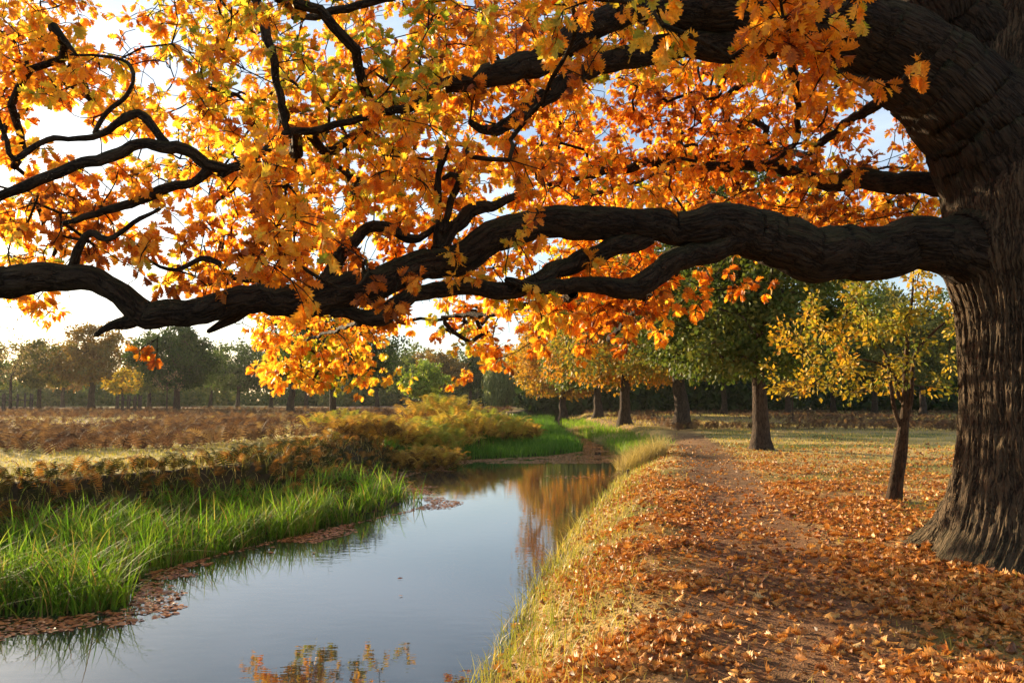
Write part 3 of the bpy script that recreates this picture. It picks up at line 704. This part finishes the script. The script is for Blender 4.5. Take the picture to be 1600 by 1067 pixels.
tree('young_tree', tx(1388, 12.8), 12.8, 4.5, 4.0, .95, .12, YELLOW, 'slender young tree with twisted forked trunk and yellow leaves beside the big oak', seed=31, nT=135, per=32, leaf=.08, spread=.19, xoff=-.25, lump=.6, bark=M_BARK3, twig=.006, nlimb=6, patch=.7, fork=[
    [(-0.040, 0, -.1, 0.116), (-0.010, 0, .1, 0.088), (0.070, 0, .5, 0.078), (0.170, 0, 1.0, 0.085), (0.220, .0, 1.25, 0.075), (0.250, 0, 1.55, 0.051), (0.280, .03, 1.9, 0.048), (0.320, .05, 2.25, 0.041), (0.340, 0, 2.7, 0.031), (0.470, .1, 3.2, 0.020), (0.520, .1, 3.7, 0.010)],
    [(0.050, -.06, -.1, 0.068), (0.100, -.06, .3, 0.048), (0.180, -.07, .8, 0.048), (0.240, -.05, 1.3, 0.041), (0.320, -.05, 1.6, 0.037), (0.340, -.08, 2.0, 0.034), (0.400, -.1, 2.35, 0.027), (0.670, -.2, 2.7, 0.020), (1.020, -.3, 3.0, 0.010)],
    [(0.175, .0, 1.15, 0.041), (0.060, -.04, 1.45, 0.034), (0.000, -.05, 1.9, 0.031), (-0.040, -.05, 2.3, 0.024), (-0.230, -.1, 2.6, 0.017), (-0.380, -.1, 3.1, 0.008)],
    [(0.250, 0, 1.5, 0.034), (0.140, .05, 1.75, 0.027), (0.120, .05, 2.0, 0.027), (-0.130, .1, 2.2, 0.020), (-0.580, .15, 2.25, 0.017), (-0.980, .1, 2.0, 0.014), (-1.280, .1, 1.8, 0.007)]])
tree('sapling', tx(1237, 62), 62, 4.5, 3, 1.4, .08, GREEN_OR[2:], 'thin pale sapling out on the right meadow between the oak and the young tree', seed=32, nT=50, per=26, leaf=.2, bark=M_BARK3)
for i, (u, d, h, wd, pl, lb) in enumerate([
        (1130, 92, 15, 13, GREEN_DK, 'dark tree behind the thickest oak trunk at the far side of the right meadow'),
        (1230, 85, 15, 14, GREEN_DK, 'dark green tree behind the pale sapling at the far side of the meadow'),
        (1300, 98, 17, 14, GREEN_DK[1:], 'tall green tree between the dark oak and the yellow young tree, far back'),
        (1365, 90, 16, 13, OLIVE, 'olive tree directly behind the yellow leaved young tree, far off'),
        (1440, 80, 13, 12, GREEN_YL, 'yellow green tree far off between the young tree and the big trunk'),
        (1500, 95, 15, 13, GREEN_DK[1:], 'dark green tree partly hidden behind the left edge of the big trunk')]):
    tree('woodland_tree', tx(u, d), d, h, wd, 1.2, .35, pl, lb, group='trees at the far side of the right meadow', seed=40 + i, nT=170, per=45, leaf=.42)

# left side
LT = [
 ('bare_tree', 18, 95, 11, 7, 2.0, .2, PALE, 'pale nearly bare tree at the left edge of the far meadow', 90, 14, .22, 0),
 ('oak_tree', 62, 120, 11, 9.5, 2.0, .35, GREEN_YL, 'yellow green tree right of the bare one at the left edge', 150, 45, .4, 0),
 ('oak_tree', 145, 115, 13.2, 12.5, 2.2, .5, BROWN_OL, 'broad brown leaved oak, tallest of the trees on the left', 220, 50, .4, 0),
 ('young_tree', 193, 86, 5.4, 4.4, 1.6, .12, YELLOW[1:], 'small yellow tree in front of the broad brown oak', 60, 30, .26, 0),
 ('oak_tree', 278, 98, 10.8, 11.0, 1.5, .42, GREEN_DK, 'dark green rounded tree standing alone on the left meadow', 320, 90, .30, 0),
 ('bare_tree', 262, 88, 5.4, 3.6, 1.8, .09, PALE, 'small bare twiggy tree in front of the dark rounded tree', 50, 5, .2, 0),
 ('woodland_tree', 372, 150, 13, 15, 1.5, .4, GREEN_DK[1:], 'hazy dark tree just right of the dark rounded one, far back', 160, 45, .5, 0),
 ('woodland_tree', 330, 175, 12, 15, 1.5, .4, OLIVE, 'hazy olive tree peeping out behind the dark rounded tree', 160, 40, .55, 0),
 ('woodland_tree', 235, 150, 11, 12, 1.5, .4, OLIVE, 'hazy olive tree between the brown oak and the dark rounded tree', 140, 40, .5, 0),
 ('woodland_tree', 100, 165, 14, 14, 1.5, .4, BROWN_OL, 'hazy brown tree behind the gap left of the broad brown oak', 140, 40, .5, 0),
 ('oak_tree', 455, 84, 9, 7.5, 2.0, .42, OLIVE, 'olive tree with stout short trunk, just left of the spreading dark one', 150, 45, .3, 0),
 ('oak_tree', 521, 64, 9.5, 11, 1.6, .3, GREEN_DK[:3], 'spreading dark green tree below the hanging orange leaves, nearest on the left meadow', 300, 60, .24, 0),
 ('round_tree', 660, 100, 6.6, 7.2, .6, .2, [(.12, .2, .03), (.22, .32, .045), (.34, .38, .06)], 'low rounded yellow green tree above the golden bracken', 130, 55, .3, 0),
 ('woodland_tree', 590, 140, 12, 13, 1.5, .4, GREEN_DK[1:], 'hazy dark tree right behind the spreading dark tree', 150, 45, .5, 0),
 ('woodland_tree', 640, 165, 12.5, 13, 1.5, .4, OLIVE, 'hazy olive tree behind the low rounded tree', 150, 45, .55, 0),
 ('woodland_tree', 692, 150, 11.5, 12, 1.5, .4, BROWN_OL, 'hazy brown tree right of the low rounded tree', 150, 45, .5, 0),
 ('woodland_tree', 735, 160, 12.5, 12, 1.5, .4, GREEN_DK[1:], 'hazy dark green tree left of the weeping willow', 150, 45, .5, 0),
 ('woodland_tree', 768, 175, 14.5, 12, 1.5, .4, [(.30, .14, .04), (.34, .17, .04), (.2, .13, .03)], 'hazy russet tree rising behind the weeping willow', 150, 40, .55, 0),
 ('woodland_tree', 835, 160, 13, 13, 1.5, .4, OLIVE, 'hazy olive tree right behind the weeping willow', 150, 45, .5, 0),
 ('woodland_tree', 480, 150, 12, 14, 1.5, .4, OLIVE, 'hazy olive tree seen between two trunks under the orange leaves', 150, 45, .5, 0),
 ('woodland_tree', 425, 165, 12.5, 14, 1.5, .4, GREEN_DK[1:], 'hazy dark tree left behind the stout short trunk', 150, 45, .5, 0),
 ('woodland_tree', -30, 130, 12, 12, 1.5, .4, OLIVE, 'olive tree cut by the left edge of the photo', 140, 45, .45, 0),
]
for i, (nm, u, d, h, wd, cb, tr, pl, lb, nT, per, lf, xo) in enumerate(LT):
    tree(nm, tx(u, d), d, h, wd, cb, tr, pl, lb, seed=60 + i, nT=nT, per=per, leaf=lf, bark=M_BARK2, twig=.03 if 'bare' not in nm else .02,
         group='hazy trees at the back of the left meadow' if nm == 'woodland_tree' else None)

# weeping willow
def willow(u, d, h, wd):
    x = tx(u, d); rg = np.random.default_rng(8); root = thing('weeping_willow', (x, d, 0), 'weeping willow with pale green hanging curtains beyond the reeds', 'tree')
    s = Skel(); zz = np.linspace(-.1, h * .5, 8); s.line(np.column_stack([zz * 0, zz * 0, zz]), .35 - .02 * zz)
    T = rand_unit(120, rg) * np.array([wd * .42, wd * .42, h * .22]); T[:, 2] = np.abs(T[:, 2]) + h * .72
    tips, td = s.grow(T, .4, rg); r = s.radii(.03, 2.2, .25)
    V, Fc, B = tube_mesh(s.chains(r, 0)); mesh_np('trunk', V, Fc, M_BARK2, root, {'bk': B}, True)
    n = 16000; k = rg.integers(0, len(T), n); a = rg.random(n)
    P = T[k] * np.array([1.12, 1.12, 1]) + rg.normal(0, .3, (n, 3)); L = (P[:, 2] - .8) * rg.uniform(.5, 1, len(T))[k]; P[:, 2] -= a * L
    c = pal([(.16, .20, .07), (.24, .29, .10), (.34, .38, .14)], rg.random(n))
    scatter('crown', KITE_V * np.array([1.7, .5, 1]), KITE_F, P, np.tile([0, 0, -1.], (n, 1)) + rg.normal(0, .12, (n, 3)), rand_unit(n, rg), rg.uniform(.25, .5, n), c, M_TREELEAF, root)
willow(791, 118, 8.0, 6.2)

# far woodland mass closing the horizon (stuff)
def wood(name, label, u0, u1, d0, d1, h0, h1, n, pl, seed):
    rg = np.random.default_rng(seed); nc = 60
    u = rg.uniform(u0, u1, nc); d = rg.uniform(d0, d1, nc); cx = tx(u, d); hh = rg.uniform(h0, h1, nc); rw = rg.uniform(3.5, 6.5, nc)
    k = rg.integers(0, nc, n); v = rand_unit(n, rg); v[:, 2] = v[:, 2] * .5 + .5; v[: n // 3, 2] *= .35
    lum = fbm(v[:, 0] * 2 + k, v[:, 1] * 2, v[:, 2] * 2, seed)
    P = np.stack([cx[k] + v[:, 0] * rw[k] * (.7 + .6 * lum), d[k] + v[:, 1] * rw[k] * (.7 + .6 * lum), v[:, 2] * hh[k] * (.75 + .5 * lum)], 1)
    c = pal(pl, .5 * rg.random(nc)[k] + .5 * rg.random(n))
    o = scatter(name, KITE_V, KITE_F, P, rand_unit(n, rg), rand_unit(n, rg), rg.uniform(.7, 1.4, n), c, M_TREELEAF)
    tag(o, label, 'woodland', kind='stuff')
wood('far_woodland', 'far belt of hazy woodland closing the left meadow', -120, 860, 190, 230, 8, 13, 60000, GREEN_DK[1:] + OLIVE[1:], 301)
wood('far_woodland', 'far dark belt of woodland behind the right meadow', 840, 1700, 105, 140, 9, 15, 60000, GREEN_DK, 302)

# ------------------------------------------------------------------ grasses, reeds, bracken
def blades(name, P, H, Wd, lean, C, mat, label, cat, seed, segs=4, kind='stuff', droop=.5):
    rg = np.random.default_rng(seed); n = len(P); t = np.linspace(0, 1, segs + 1)
    az = rg.random(n) * 2 * np.pi; D = np.stack([np.cos(az), np.sin(az), 0 * az], 1); sdv = np.stack([-np.sin(az), np.cos(az), 0 * az], 1)
    ph = rg.normal(0, .4, n); sdv = unit(sdv + D * ph[:, None])
    T_ = t[None, :, None]; bend = (lean * rg.uniform(.3, 1.6, n))[:, None, None]
    kink = np.where(rg.random(n) < .25, droop, 0)[:, None, None]
    cen = P[:, None] + D[:, None] * (bend * T_ ** 2 + kink * np.maximum(T_ - .55, 0) * 1.2) * H[:, None, None] + np.array([0, 0, 1.])[None, None] * (T_ * (1 - .25 * bend * T_) - kink * np.maximum(T_ - .55, 0) * .9) * H[:, None, None]
    wv = (Wd[:, None] * (1 - t[None] ** 1.8) * .5 + 1e-4)[..., None]
    A = cen - sdv[:, None] * wv; B = cen + sdv[:, None] * wv
    V = np.stack([A, B], 2).reshape(-1, 3); m = 2 * (segs + 1)
    q = np.array([[2 * i, 2 * i + 1, 2 * i + 3, 2 * i + 2] for i in range(segs)])
    Fq = (q[None] + (np.arange(n) * m)[:, None, None]).reshape(-1, 4)
    o = mesh_np(name, V, [Fq], mat, None, {'col': np.repeat(C, m, 0)}, False)
    return tag(o, label, cat, kind=kind)

def sample(n, xr, yr, f, rg, p=1.0):
    """n points, density falling with distance^p"""
    y0, y1 = yr; a = rg.random(n * 4)
    y = (y0 ** (1 - p) + a * (y1 ** (1 - p) - y0 ** (1 - p))) ** (1 / (1 - p)) if abs(p - 1) > 1e-3 else y0 * (y1 / y0) ** a
    x = rg.uniform(xr[0], xr[1], n * 4)
    P = np.stack([x, y], 1); w_ = f(P); k = rg.random(len(P)) < w_
    return P[k][:n]
rg = np.random.default_rng(99)
def with_z(P): return np.column_stack([P, gz(P) - .01])

# near reed bed
def f(P):
    dr, dl, ins, right = river(P); y = P[:, 1]
    return ((~right) & (~ins) & (dl < shelf_w(y) + .5) & (dl > .02) & (y < 20)) * 1.0
P = sample(24000, (-13, 0), (5.5, 19.5), f, rg, .6); dl = river(P)[1]
cl = fbm(P[:, 0] * 1.4, P[:, 1] * 1.4, 0, 61)
k = cl > rg.uniform(.36, .64, len(cl)); P = P[k]; cl = cl[k]; n = len(P)
C = pal([(.03, .07, .008), (.07, .15, .014), (.14, .24, .022), (.24, .33, .04)], cl * .9 + rg.normal(0, .2, n)); dead = rg.random(n) < .14; C[dead] = (.30, .20, .08)
H = rg.uniform(.24, .68, n) * (.25 + 1.3 * cl); blades('reed_bed', with_z(P), H, rg.uniform(.010, .022, n), .8, C, M_REED, 'bright green reeds at the near left water edge', 'reeds', 1, 5)
P = P[rg.permutation(len(P))[:1500]]; n = len(P)
C = pal([(.06, .15, .012), (.12, .25, .02), (.22, .34, .04), (.34, .25, .10)], rg.random(n) ** 1.4)
blades('reed_clump', with_z(P), rg.uniform(.35, .85, n), rg.uniform(.016, .026, n), .5, C, M_REED, 'tall broad reed blades rising out of the near left bed', 'reeds', 21, 5)
# far reed bed
def f(P):
    dr, dl, ins, right = river(P); y = P[:, 1]
    return ((~right) & (~ins) & (dl < shelf_w(y) + 1.0) & (y > 27)) * 1.0
P = sample(12000, (-6, 12), (27, 95), f, rg, 1.5); n = len(P); cl = fbm(P[:, 0] * .9, P[:, 1] * .9, 0, 62)
C = pal([(.05, .10, .015), (.09, .19, .025), (.15, .27, .04)], cl + rg.normal(0, .2, n))
blades('reed_bed', with_z(P), rg.uniform(.35, .7, n), rg.uniform(.02, .04, n), .5, C, M_REED, 'green reeds at the bend of the river below the golden bracken', 'reeds', 2, 4)
def f(P):
    dr, dl, ins, right = river(P); y = P[:, 1]
    return (right & (~ins) & (dr < 2.2)) * 1.0
P = sample(4000, (2, 14), (33, 80), f, rg, 1.5); n = len(P)
C = pal([(.10, .17, .02), (.18, .30, .03), (.28, .36, .05)], rg.random(n))
blades('reed_bed', with_z(P), rg.uniform(.3, .6, n), rg.uniform(.02, .04, n), .5, C, M_REED, 'bright green reed patch on the right bank beyond the bend', 'reeds', 3, 4)

# bank grass, right
def f(P):
    dr, dl, ins, right = river(P)
    return (right & (~ins)) * np.clip(1.25 - dr / 1.1, 0, 1)
P = sample(26000, (-2, 12), (3.2, 60), f, rg, 1.3); n = len(P); dr = river(P)[0]
C = pal([(.12, .16, .022), (.28, .30, .05), (.50, .40, .11), (.60, .46, .18)], .35 + fbm(P[:, 0], P[:, 1], 0, 71) * .6 - .15 + rg.normal(0, .2, n))
H = rg.uniform(.10, .30, n) * (1.2 - .4 * dr); blades('bank_grass', with_z(P), np.maximum(H, .08), rg.uniform(.003, .006, n) * (1 + P[:, 1] / 12), .7, C, M_GRASS, 'yellowing tufted grass along the right river bank', 'grass', 4, 3)
# short grass everywhere on the right
def f(P):
    dr, dl, ins, right = river(P); pd = path_dist(P)
    g_ = fbm(P[:, 0] * .9, P[:, 1] * .9, 0, 72)
    return (right & (~ins) & (dr > .4)) * np.clip((pd - .6) / .7, .03, 1) * sstep(.32, .6, g_ + .12 * sstep(10, 20, P[:, 1]))
P = sample(130000, (-.5, 60), (3.5, 110), f, rg, 1.35); n = len(P)
C = pal([(.14, .17, .025), (.34, .30, .05), (.56, .40, .11), (.68, .48, .17)], fbm(P[:, 0] * .5, P[:, 1] * .5, 0, 73) * 1.1 - .1 + rg.normal(0, .18, n) + .1 * sstep(15, 30, P[:, 1]))
blades('meadow_grass', with_z(P), rg.uniform(.03, .09, n) * (1 + P[:, 1] / 40), rg.uniform(.003, .006, n) * (1 + P[:, 1] / 8), .7, C, M_GRASS, 'short green and straw coloured grass of the right meadow', 'grass', 5, 2)
# left meadow grass
def f(P):
    dr, dl, ins, right = river(P); return ((~right) & (dl > shelf_w(P[:, 1]) + .3)) * 1.0
P = sample(80000, (-45, 2), (8, 80), f, rg, 1.4); n = len(P); dl = river(P)[1]
C = pal([(.14, .17, .025), (.30, .30, .05), (.50, .38, .12), (.58, .42, .19)], .25 + fbm(P[:, 0] * .3, P[:, 1] * .3, 0, 74) * .7 + rg.normal(0, .15, n))
bankz = np.exp(-((dl - shelf_w(P[:, 1]) - 1.2) / 1.3) ** 2)
blades('meadow_grass', with_z(P), rg.uniform(.06, .16, n) * (1 + 1.6 * bankz), rg.uniform(.004, .008, n) * (1 + P[:, 1] / 10), .6, C, M_GRASS, 'straw and green grass of the left meadow and bank top', 'grass', 6, 3)

# bracken fronds
def frond_template(pairs=11):
    V = []; Fs = []
    def spine(t): return np.array([t * .9, 0, .55 * math.sin(t * 2.2) - .12 * t])
    for i in range(pairs):
        t = .18 + .8 * i / pairs; a = spine(t); b = spine(t + .055); L = .30 * math.sin(min(1, (1.05 - t) * 1.15) * 1.57) * (1 if i else .8)
        for s in (1, -1):
            k = len(V); V += [a, b, (a + b) / 2 + np.array([.10, s * L, -.10 * L])]
            Fs.append((k, k + 1, k + 2) if s == 1 else (k, k + 2, k + 1))
    k = len(V); pts = [spine(t) for t in np.linspace(0, 1, 5)]
    for p_ in pts: V += [p_ + np.array([0, .006, 0]), p_ - np.array([0, .006, 0])]
    for i in range(4): Fs += [(k + 2 * i, k + 2 * i + 1, k + 2 * i + 3), (k + 2 * i, k + 2 * i + 3, k + 2 * i + 2)]
    return np.array(V), [np.array(Fs)]
FR_V, FR_F = frond_template()
def fronds(name, P, S, C, seed, parent=None, up=.6):
    rg = np.random.default_rng(seed); n = len(P); az = rg.random(n) * 2 * np.pi
    X = np.stack([np.cos(az), np.sin(az), rg.uniform(.0, up, n)], 1); N = np.array([0, 0, 1.]) + rg.normal(0, .3, (n, 3))
    Sx = np.stack([S, S * rg.uniform(.7, 1.2, n), S * rg.uniform(.7, 1.4, n)], 1)
    return scatter(name, FR_V, FR_F, P, X, N, Sx, C, M_FERN, parent)
RUST = [(.07, .04, .028), (.12, .07, .042), (.18, .115, .062), (.28, .21, .09), (.16, .19, .05)]
def f(P):
    dr, dl, ins, right = river(P); x, y = P[:, 0], P[:, 1]
    m_ = sstep(.40, .52, fbm(x * .13 + 3, y * .13, 0, 91)) * sstep(20, 25, y) + sstep(55, 70, y) * .8
    return ((~right) & (dl > 4.5)) * np.clip(m_, 0, 1)
P = sample(13000, (-75, 0), (18, 120), f, rg, 1.6); n = len(P)
C = pal(RUST, np.clip(.30 + .9 * (fbm(P[:, 0] * .25, P[:, 1] * .25, 0, 92) - .5) + rg.normal(0, .14, n), 0, 1))
o = fronds('bracken', with_z(P), rg.uniform(.5, .95, n), C, 5); tag(o, 'rusty brown bracken covering the left meadow', 'bracken', kind='stuff')
# bank bracken and dark herbage on left bank
def f(P):
    dr, dl, ins, right = river(P); sw = shelf_w(P[:, 1]); return ((~right) & (dl > sw - .1) & (dl < sw + 2.4)) * 1.0
P = sample(6500, (-20, 0), (6, 27), f, rg, .8); n = len(P)
C = pal([(.03, .035, .012), (.06, .06, .016), (.10, .075, .02), (.30, .13, .03), (.42, .20, .04)], np.clip(rg.random(n) ** 1.7 * 1.1, 0, 1))
o = fronds('bank_herbage', with_z(P), rg.uniform(.22, .48, n), C, 6); tag(o, 'dark brambles and herbs with orange leaves on the left bank', 'undergrowth', kind='stuff')
def f(P):
    dr, dl, ins, right = river(P); x, y = P[:, 0], P[:, 1]
    return (right & (x > 9)) * (sstep(.45, .55, fbm(x * .12, y * .2, 0, 93)) * sstep(34, 42, y))
P = sample(14000, (8, 95), (30, 135), f, rg, 1.3); n = len(P)
C = pal(RUST, np.clip(.3 + rg.normal(0, .2, n), 0, 1))
o = fronds('bracken', with_z(P), rg.uniform(.35, .7, n), C, 7); tag(o, 'low brown bracken strips across the right meadow', 'bracken', kind='stuff')
# tall golden bracken clumps on the left bank before the bend
CL = [(575, 27.0, 1.0, 1.3, 'leftmost golden bracken clump on the left bank'),
      (620, 30.0, 1.35, 1.6, 'second golden bracken clump from the left, by the bank edge'),
      (668, 31.0, 1.5, 1.7, 'tall orange brown bracken clump at the centre of the golden bank'),
      (672, 25.5, .85, 1.1, 'low dark bracken clump drooping over the water below the tall ones'),
      (715, 33.0, 1.5, 1.7, 'tall yellow topped bracken clump right of the centre one'),
      (760, 35.5, 1.5, 1.6, 'tall rusty bracken clump above the green reeds'),
      (800, 38.0, 1.4, 1.4, 'rightmost bracken clump, nearest the willow'),
      (690, 39.0, 1.9, 2.0, 'greenish bracken clump standing behind the tall ones'),
      (540, 33.0, 1.0, 1.6, 'pale orange bracken clump at the left behind the straw grass')]
for i, (u, d, h, wr, lb) in enumerate(CL):
    h *= .78; x = tx(u, d); z0 = float(gz([[x, d]])[0]); rg2 = np.random.default_rng(500 + i); n = 300
    root_label = lb
    a = rg2.random(n) * 2 * np.pi; r = wr * np.sqrt(rg2.random(n)); P = np.stack([r * np.cos(a), r * np.sin(a), rg2.random(n) ** .7 * h * .78 * (1 - .5 * (r / wr) ** 2)], 1)
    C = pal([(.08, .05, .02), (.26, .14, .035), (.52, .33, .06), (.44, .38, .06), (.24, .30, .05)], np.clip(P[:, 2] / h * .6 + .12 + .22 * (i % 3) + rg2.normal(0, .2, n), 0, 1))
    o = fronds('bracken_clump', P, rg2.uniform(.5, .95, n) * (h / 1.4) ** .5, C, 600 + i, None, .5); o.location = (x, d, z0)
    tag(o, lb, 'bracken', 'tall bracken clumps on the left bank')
# pale tussock on the right bank
for i, (u, v, nn, hh, lb) in enumerate([(1003, 706, 2600, .95, 'pale grass tussock on the right bank at the river bend'), (955, 672, 900, .5, 'faded grass tussock by the far reed patch'), (905, 660, 900, .55, 'straw grass tussock farthest along the right bank')]):
    x, y = gr(u, v); rg2 = np.random.default_rng(700 + i); a = rg2.random(nn) * 6.28; r = .55 * rg2.random(nn) ** .6 * (1 + y / 60); P = np.stack([x + r * np.cos(a), y + r * np.sin(a)], 1)
    C = pal([(.24, .20, .07), (.52, .40, .18), (.66, .52, .27)], rg2.random(nn))
    o = blades('grass_tussock', with_z(P), rg2.uniform(.4, 1, nn) * hh, rg2.uniform(.008, .016, nn) * (y / 28), .9, C, M_GRASS, lb, 'grass tussock', 800 + i, 4, kind=None)

# ------------------------------------------------------------------ fallen leaves
def f(P):
    dr, dl, ins, right = river(P); x, y = P[:, 0], P[:, 1]; pd = path_dist(P)
    g_ = sstep(.30, .62, fbm(x * 1.1, y * 1.1, 0, 101)); do = np.hypot(x - 5.48, y - 8)
    w_ = (.10 + .95 * g_ ** 2) * (.26 + .74 * sstep(.35, .95, pd)) * (1 - .35 * sstep(1.2, 2.5, pd) * (x > 2.5)) * np.clip(dr / .7, .05, 1) * (1 - .93 * sstep(15, 32, y)) * (1 - .6 * sstep(6, 10, x - y * .25))
    return (right & (~ins) & (do > 1.1)) * w_
P = sample(50000, (-1, 16), (3.2, 40), f, rg, 1.15); n = len(P)
az = rg.random(n) * 2 * np.pi; X = np.stack([np.cos(az), np.sin(az), rg.normal(0, .16, n)], 1); N = np.array([0, 0, 1.]) + rg.normal(0, .30, (n, 3))
sel = rg.integers(0, 3, n); TVs = np.stack([curl(OAK_V, a) for a in (.15, .45, .9)])[sel]; flip = rg.random(n) < .4; N[flip] *= -1
C = pal([(.14, .05, .02), (.34, .12, .028), (.60, .25, .05), (.72, .37, .09), (.66, .46, .20)], np.clip(rg.normal(.48, .22, n), 0, 1))
o = scatter('fallen_leaves', TVs, OAK_F, np.column_stack([P, gz(P) + rg.uniform(.012, .04, n)]), X, N, rg.uniform(.045, .08, n) * rg.choice([.75, 1, 1.4], n), C, M_LITTER); tag(o, 'curled orange oak leaves scattered over path and bank', 'fallen leaves', kind='stuff')
# crumbs: broken leaf bits and clods on the track
def f(P):
    dr, dl, ins, right = river(P); return (right & ~ins & (dr > .3)) * (1 - .8 * sstep(18, 40, P[:, 1]))
P = sample(40000, (-1, 14), (3.2, 40), f, rg, 1.5); n = len(P)
C = pal([(.07, .035, .02), (.18, .08, .03), (.36, .16, .04), (.48, .28, .10)], rg.random(n))
o = scatter('leaf_litter', KITE_V, KITE_F, np.column_stack([P, gz(P) + .012]), rand_unit(n, rg) * np.array([1, 1, .4]), np.array([0, 0, 1.]) + rg.normal(0, .5, (n, 3)), rg.uniform(.012, .04, n) * (1 + P[:, 1] / 20), C, M_LITTER); tag(o, 'crumbled leaf fragments and twigs on the soil', 'leaf litter', kind='stuff')
# floating leaves
def f(P):
    dr, dl, ins, right = river(P); x, y = P[:, 0], P[:, 1]
    nn = fbm(x * 1.6, y * 1.6, 0, 111)
    a = (dl < .60 * sstep(.38, .62, nn) + .06) * (y < 19) * .9
    b = (y > 19) * ((dl < 1.4 * nn + .1) | ((y > 27.3) & (y < 31.5) & (nn > .36))) * 1.0
    c_ = .0005 * (y < 30) + .10 * ((np.abs(y - 22 - 1.5 * nn) < .5) & (x > .5) & (dr < 2.2))
    return ins * np.clip(a + b * .9 + c_, 0, 1)
P = sample(80000, (-7, 8), (6, 45), f, rg, .4); n = len(P)
C = pal([(.20, .07, .03), (.44, .17, .04), (.60, .26, .06), (.52, .30, .14)], rg.random(n)); az = rg.random(n) * 6.28
TVs = curl(OAK_V, .1) * np.array([1, 1, .25])
o = scatter('floating_leaves', TVs, OAK_F, np.column_stack([P, np.full(n, WZ) + rg.uniform(.003, .014, n)]), np.stack([np.cos(az), np.sin(az), 0 * az], 1), np.array([0, 0, 1.]) + rg.normal(0, .12, (n, 3)), rg.uniform(.03, .085, n), C, M_LITTER); tag(o, 'brown leaves floating along the river edges and across the bend', 'floating leaves', kind='stuff')

# ------------------------------------------------------------------ small objects: bank stake, tree guards
M_WOOD = bark_mat('weathered_wood', (.05, .035, .025), (.16, .12, .09), 20, .01)
def post(name, P0, P1, r0, r1, parent=None):
    t = np.linspace(0, 1, 6)[:, None]; P = np.asarray(P0) * (1 - t) + np.asarray(P1) * t
    V, Fc, B = tube_mesh([(P, np.linspace(r0, r1, 6), 8)]); return mesh_np(name, V, Fc, M_WOOD, parent, {'bk': B}, False)
x, y = gr(980, 752, WZ)
e = post('wooden_stake', (0, 0, -.35), (.03, 0, .30), .05, .042); e.location = (x, y, WZ); tag(e, 'short dark wooden stake at the foot of the right bank by the bend', 'stake')
for (u, d, hh, wr, lb) in [(18, 93, 2.2, 1.5, 'stake cage round the bare tree at the left edge'), (193, 84.5, 2.0, 1.2, 'wooden stake cage round the small yellow tree')]:
    root = thing('tree_guard', (tx(u, d), d + 1.4, 0), lb, 'tree guard', 'wooden tree guards')
    for q in range(12):
        a = q / 12 * 6.283; post('stake', (wr * math.cos(a), wr * math.sin(a), -.1), (wr * math.cos(a), wr * math.sin(a), hh + .1 * (q % 3)), .09, .08, root)
    for zr in (.6, 1.6):
        a = np.linspace(0, 2 * np.pi, 25); Pq = np.stack([wr * np.cos(a), wr * np.sin(a), a * 0 + zr], 1)
        V, Fc, B = tube_mesh([(Pq, np.full(25, .05), 6)]); mesh_np('rail', V, Fc, M_WOOD, root, {'bk': B})

# ------------------------------------------------------------------ haze
m, nt, out = new_mat('air_haze')
pv = nt.nodes.new('ShaderNodeVolumePrincipled'); pv.inputs['Color'].default_value = (.92, .90, .84, 1)
pv.inputs['Density'].default_value = .00014; pv.inputs['Anisotropy'].default_value = .35
nt.links.new(pv.outputs[0], out.inputs['Volume'])
hv = np.array([(x, y, z) for z in (-3, 24) for x, y in ((-430, -70), (430, -70), (430, 460), (-430, 460))], float)
o = mesh_np('haze', hv, [np.array([[0, 3, 2, 1], [4, 5, 6, 7], [0, 1, 5, 4], [1, 2, 6, 5], [2, 3, 7, 6], [3, 0, 4, 7]])], m); tag(o, kind='stuff')
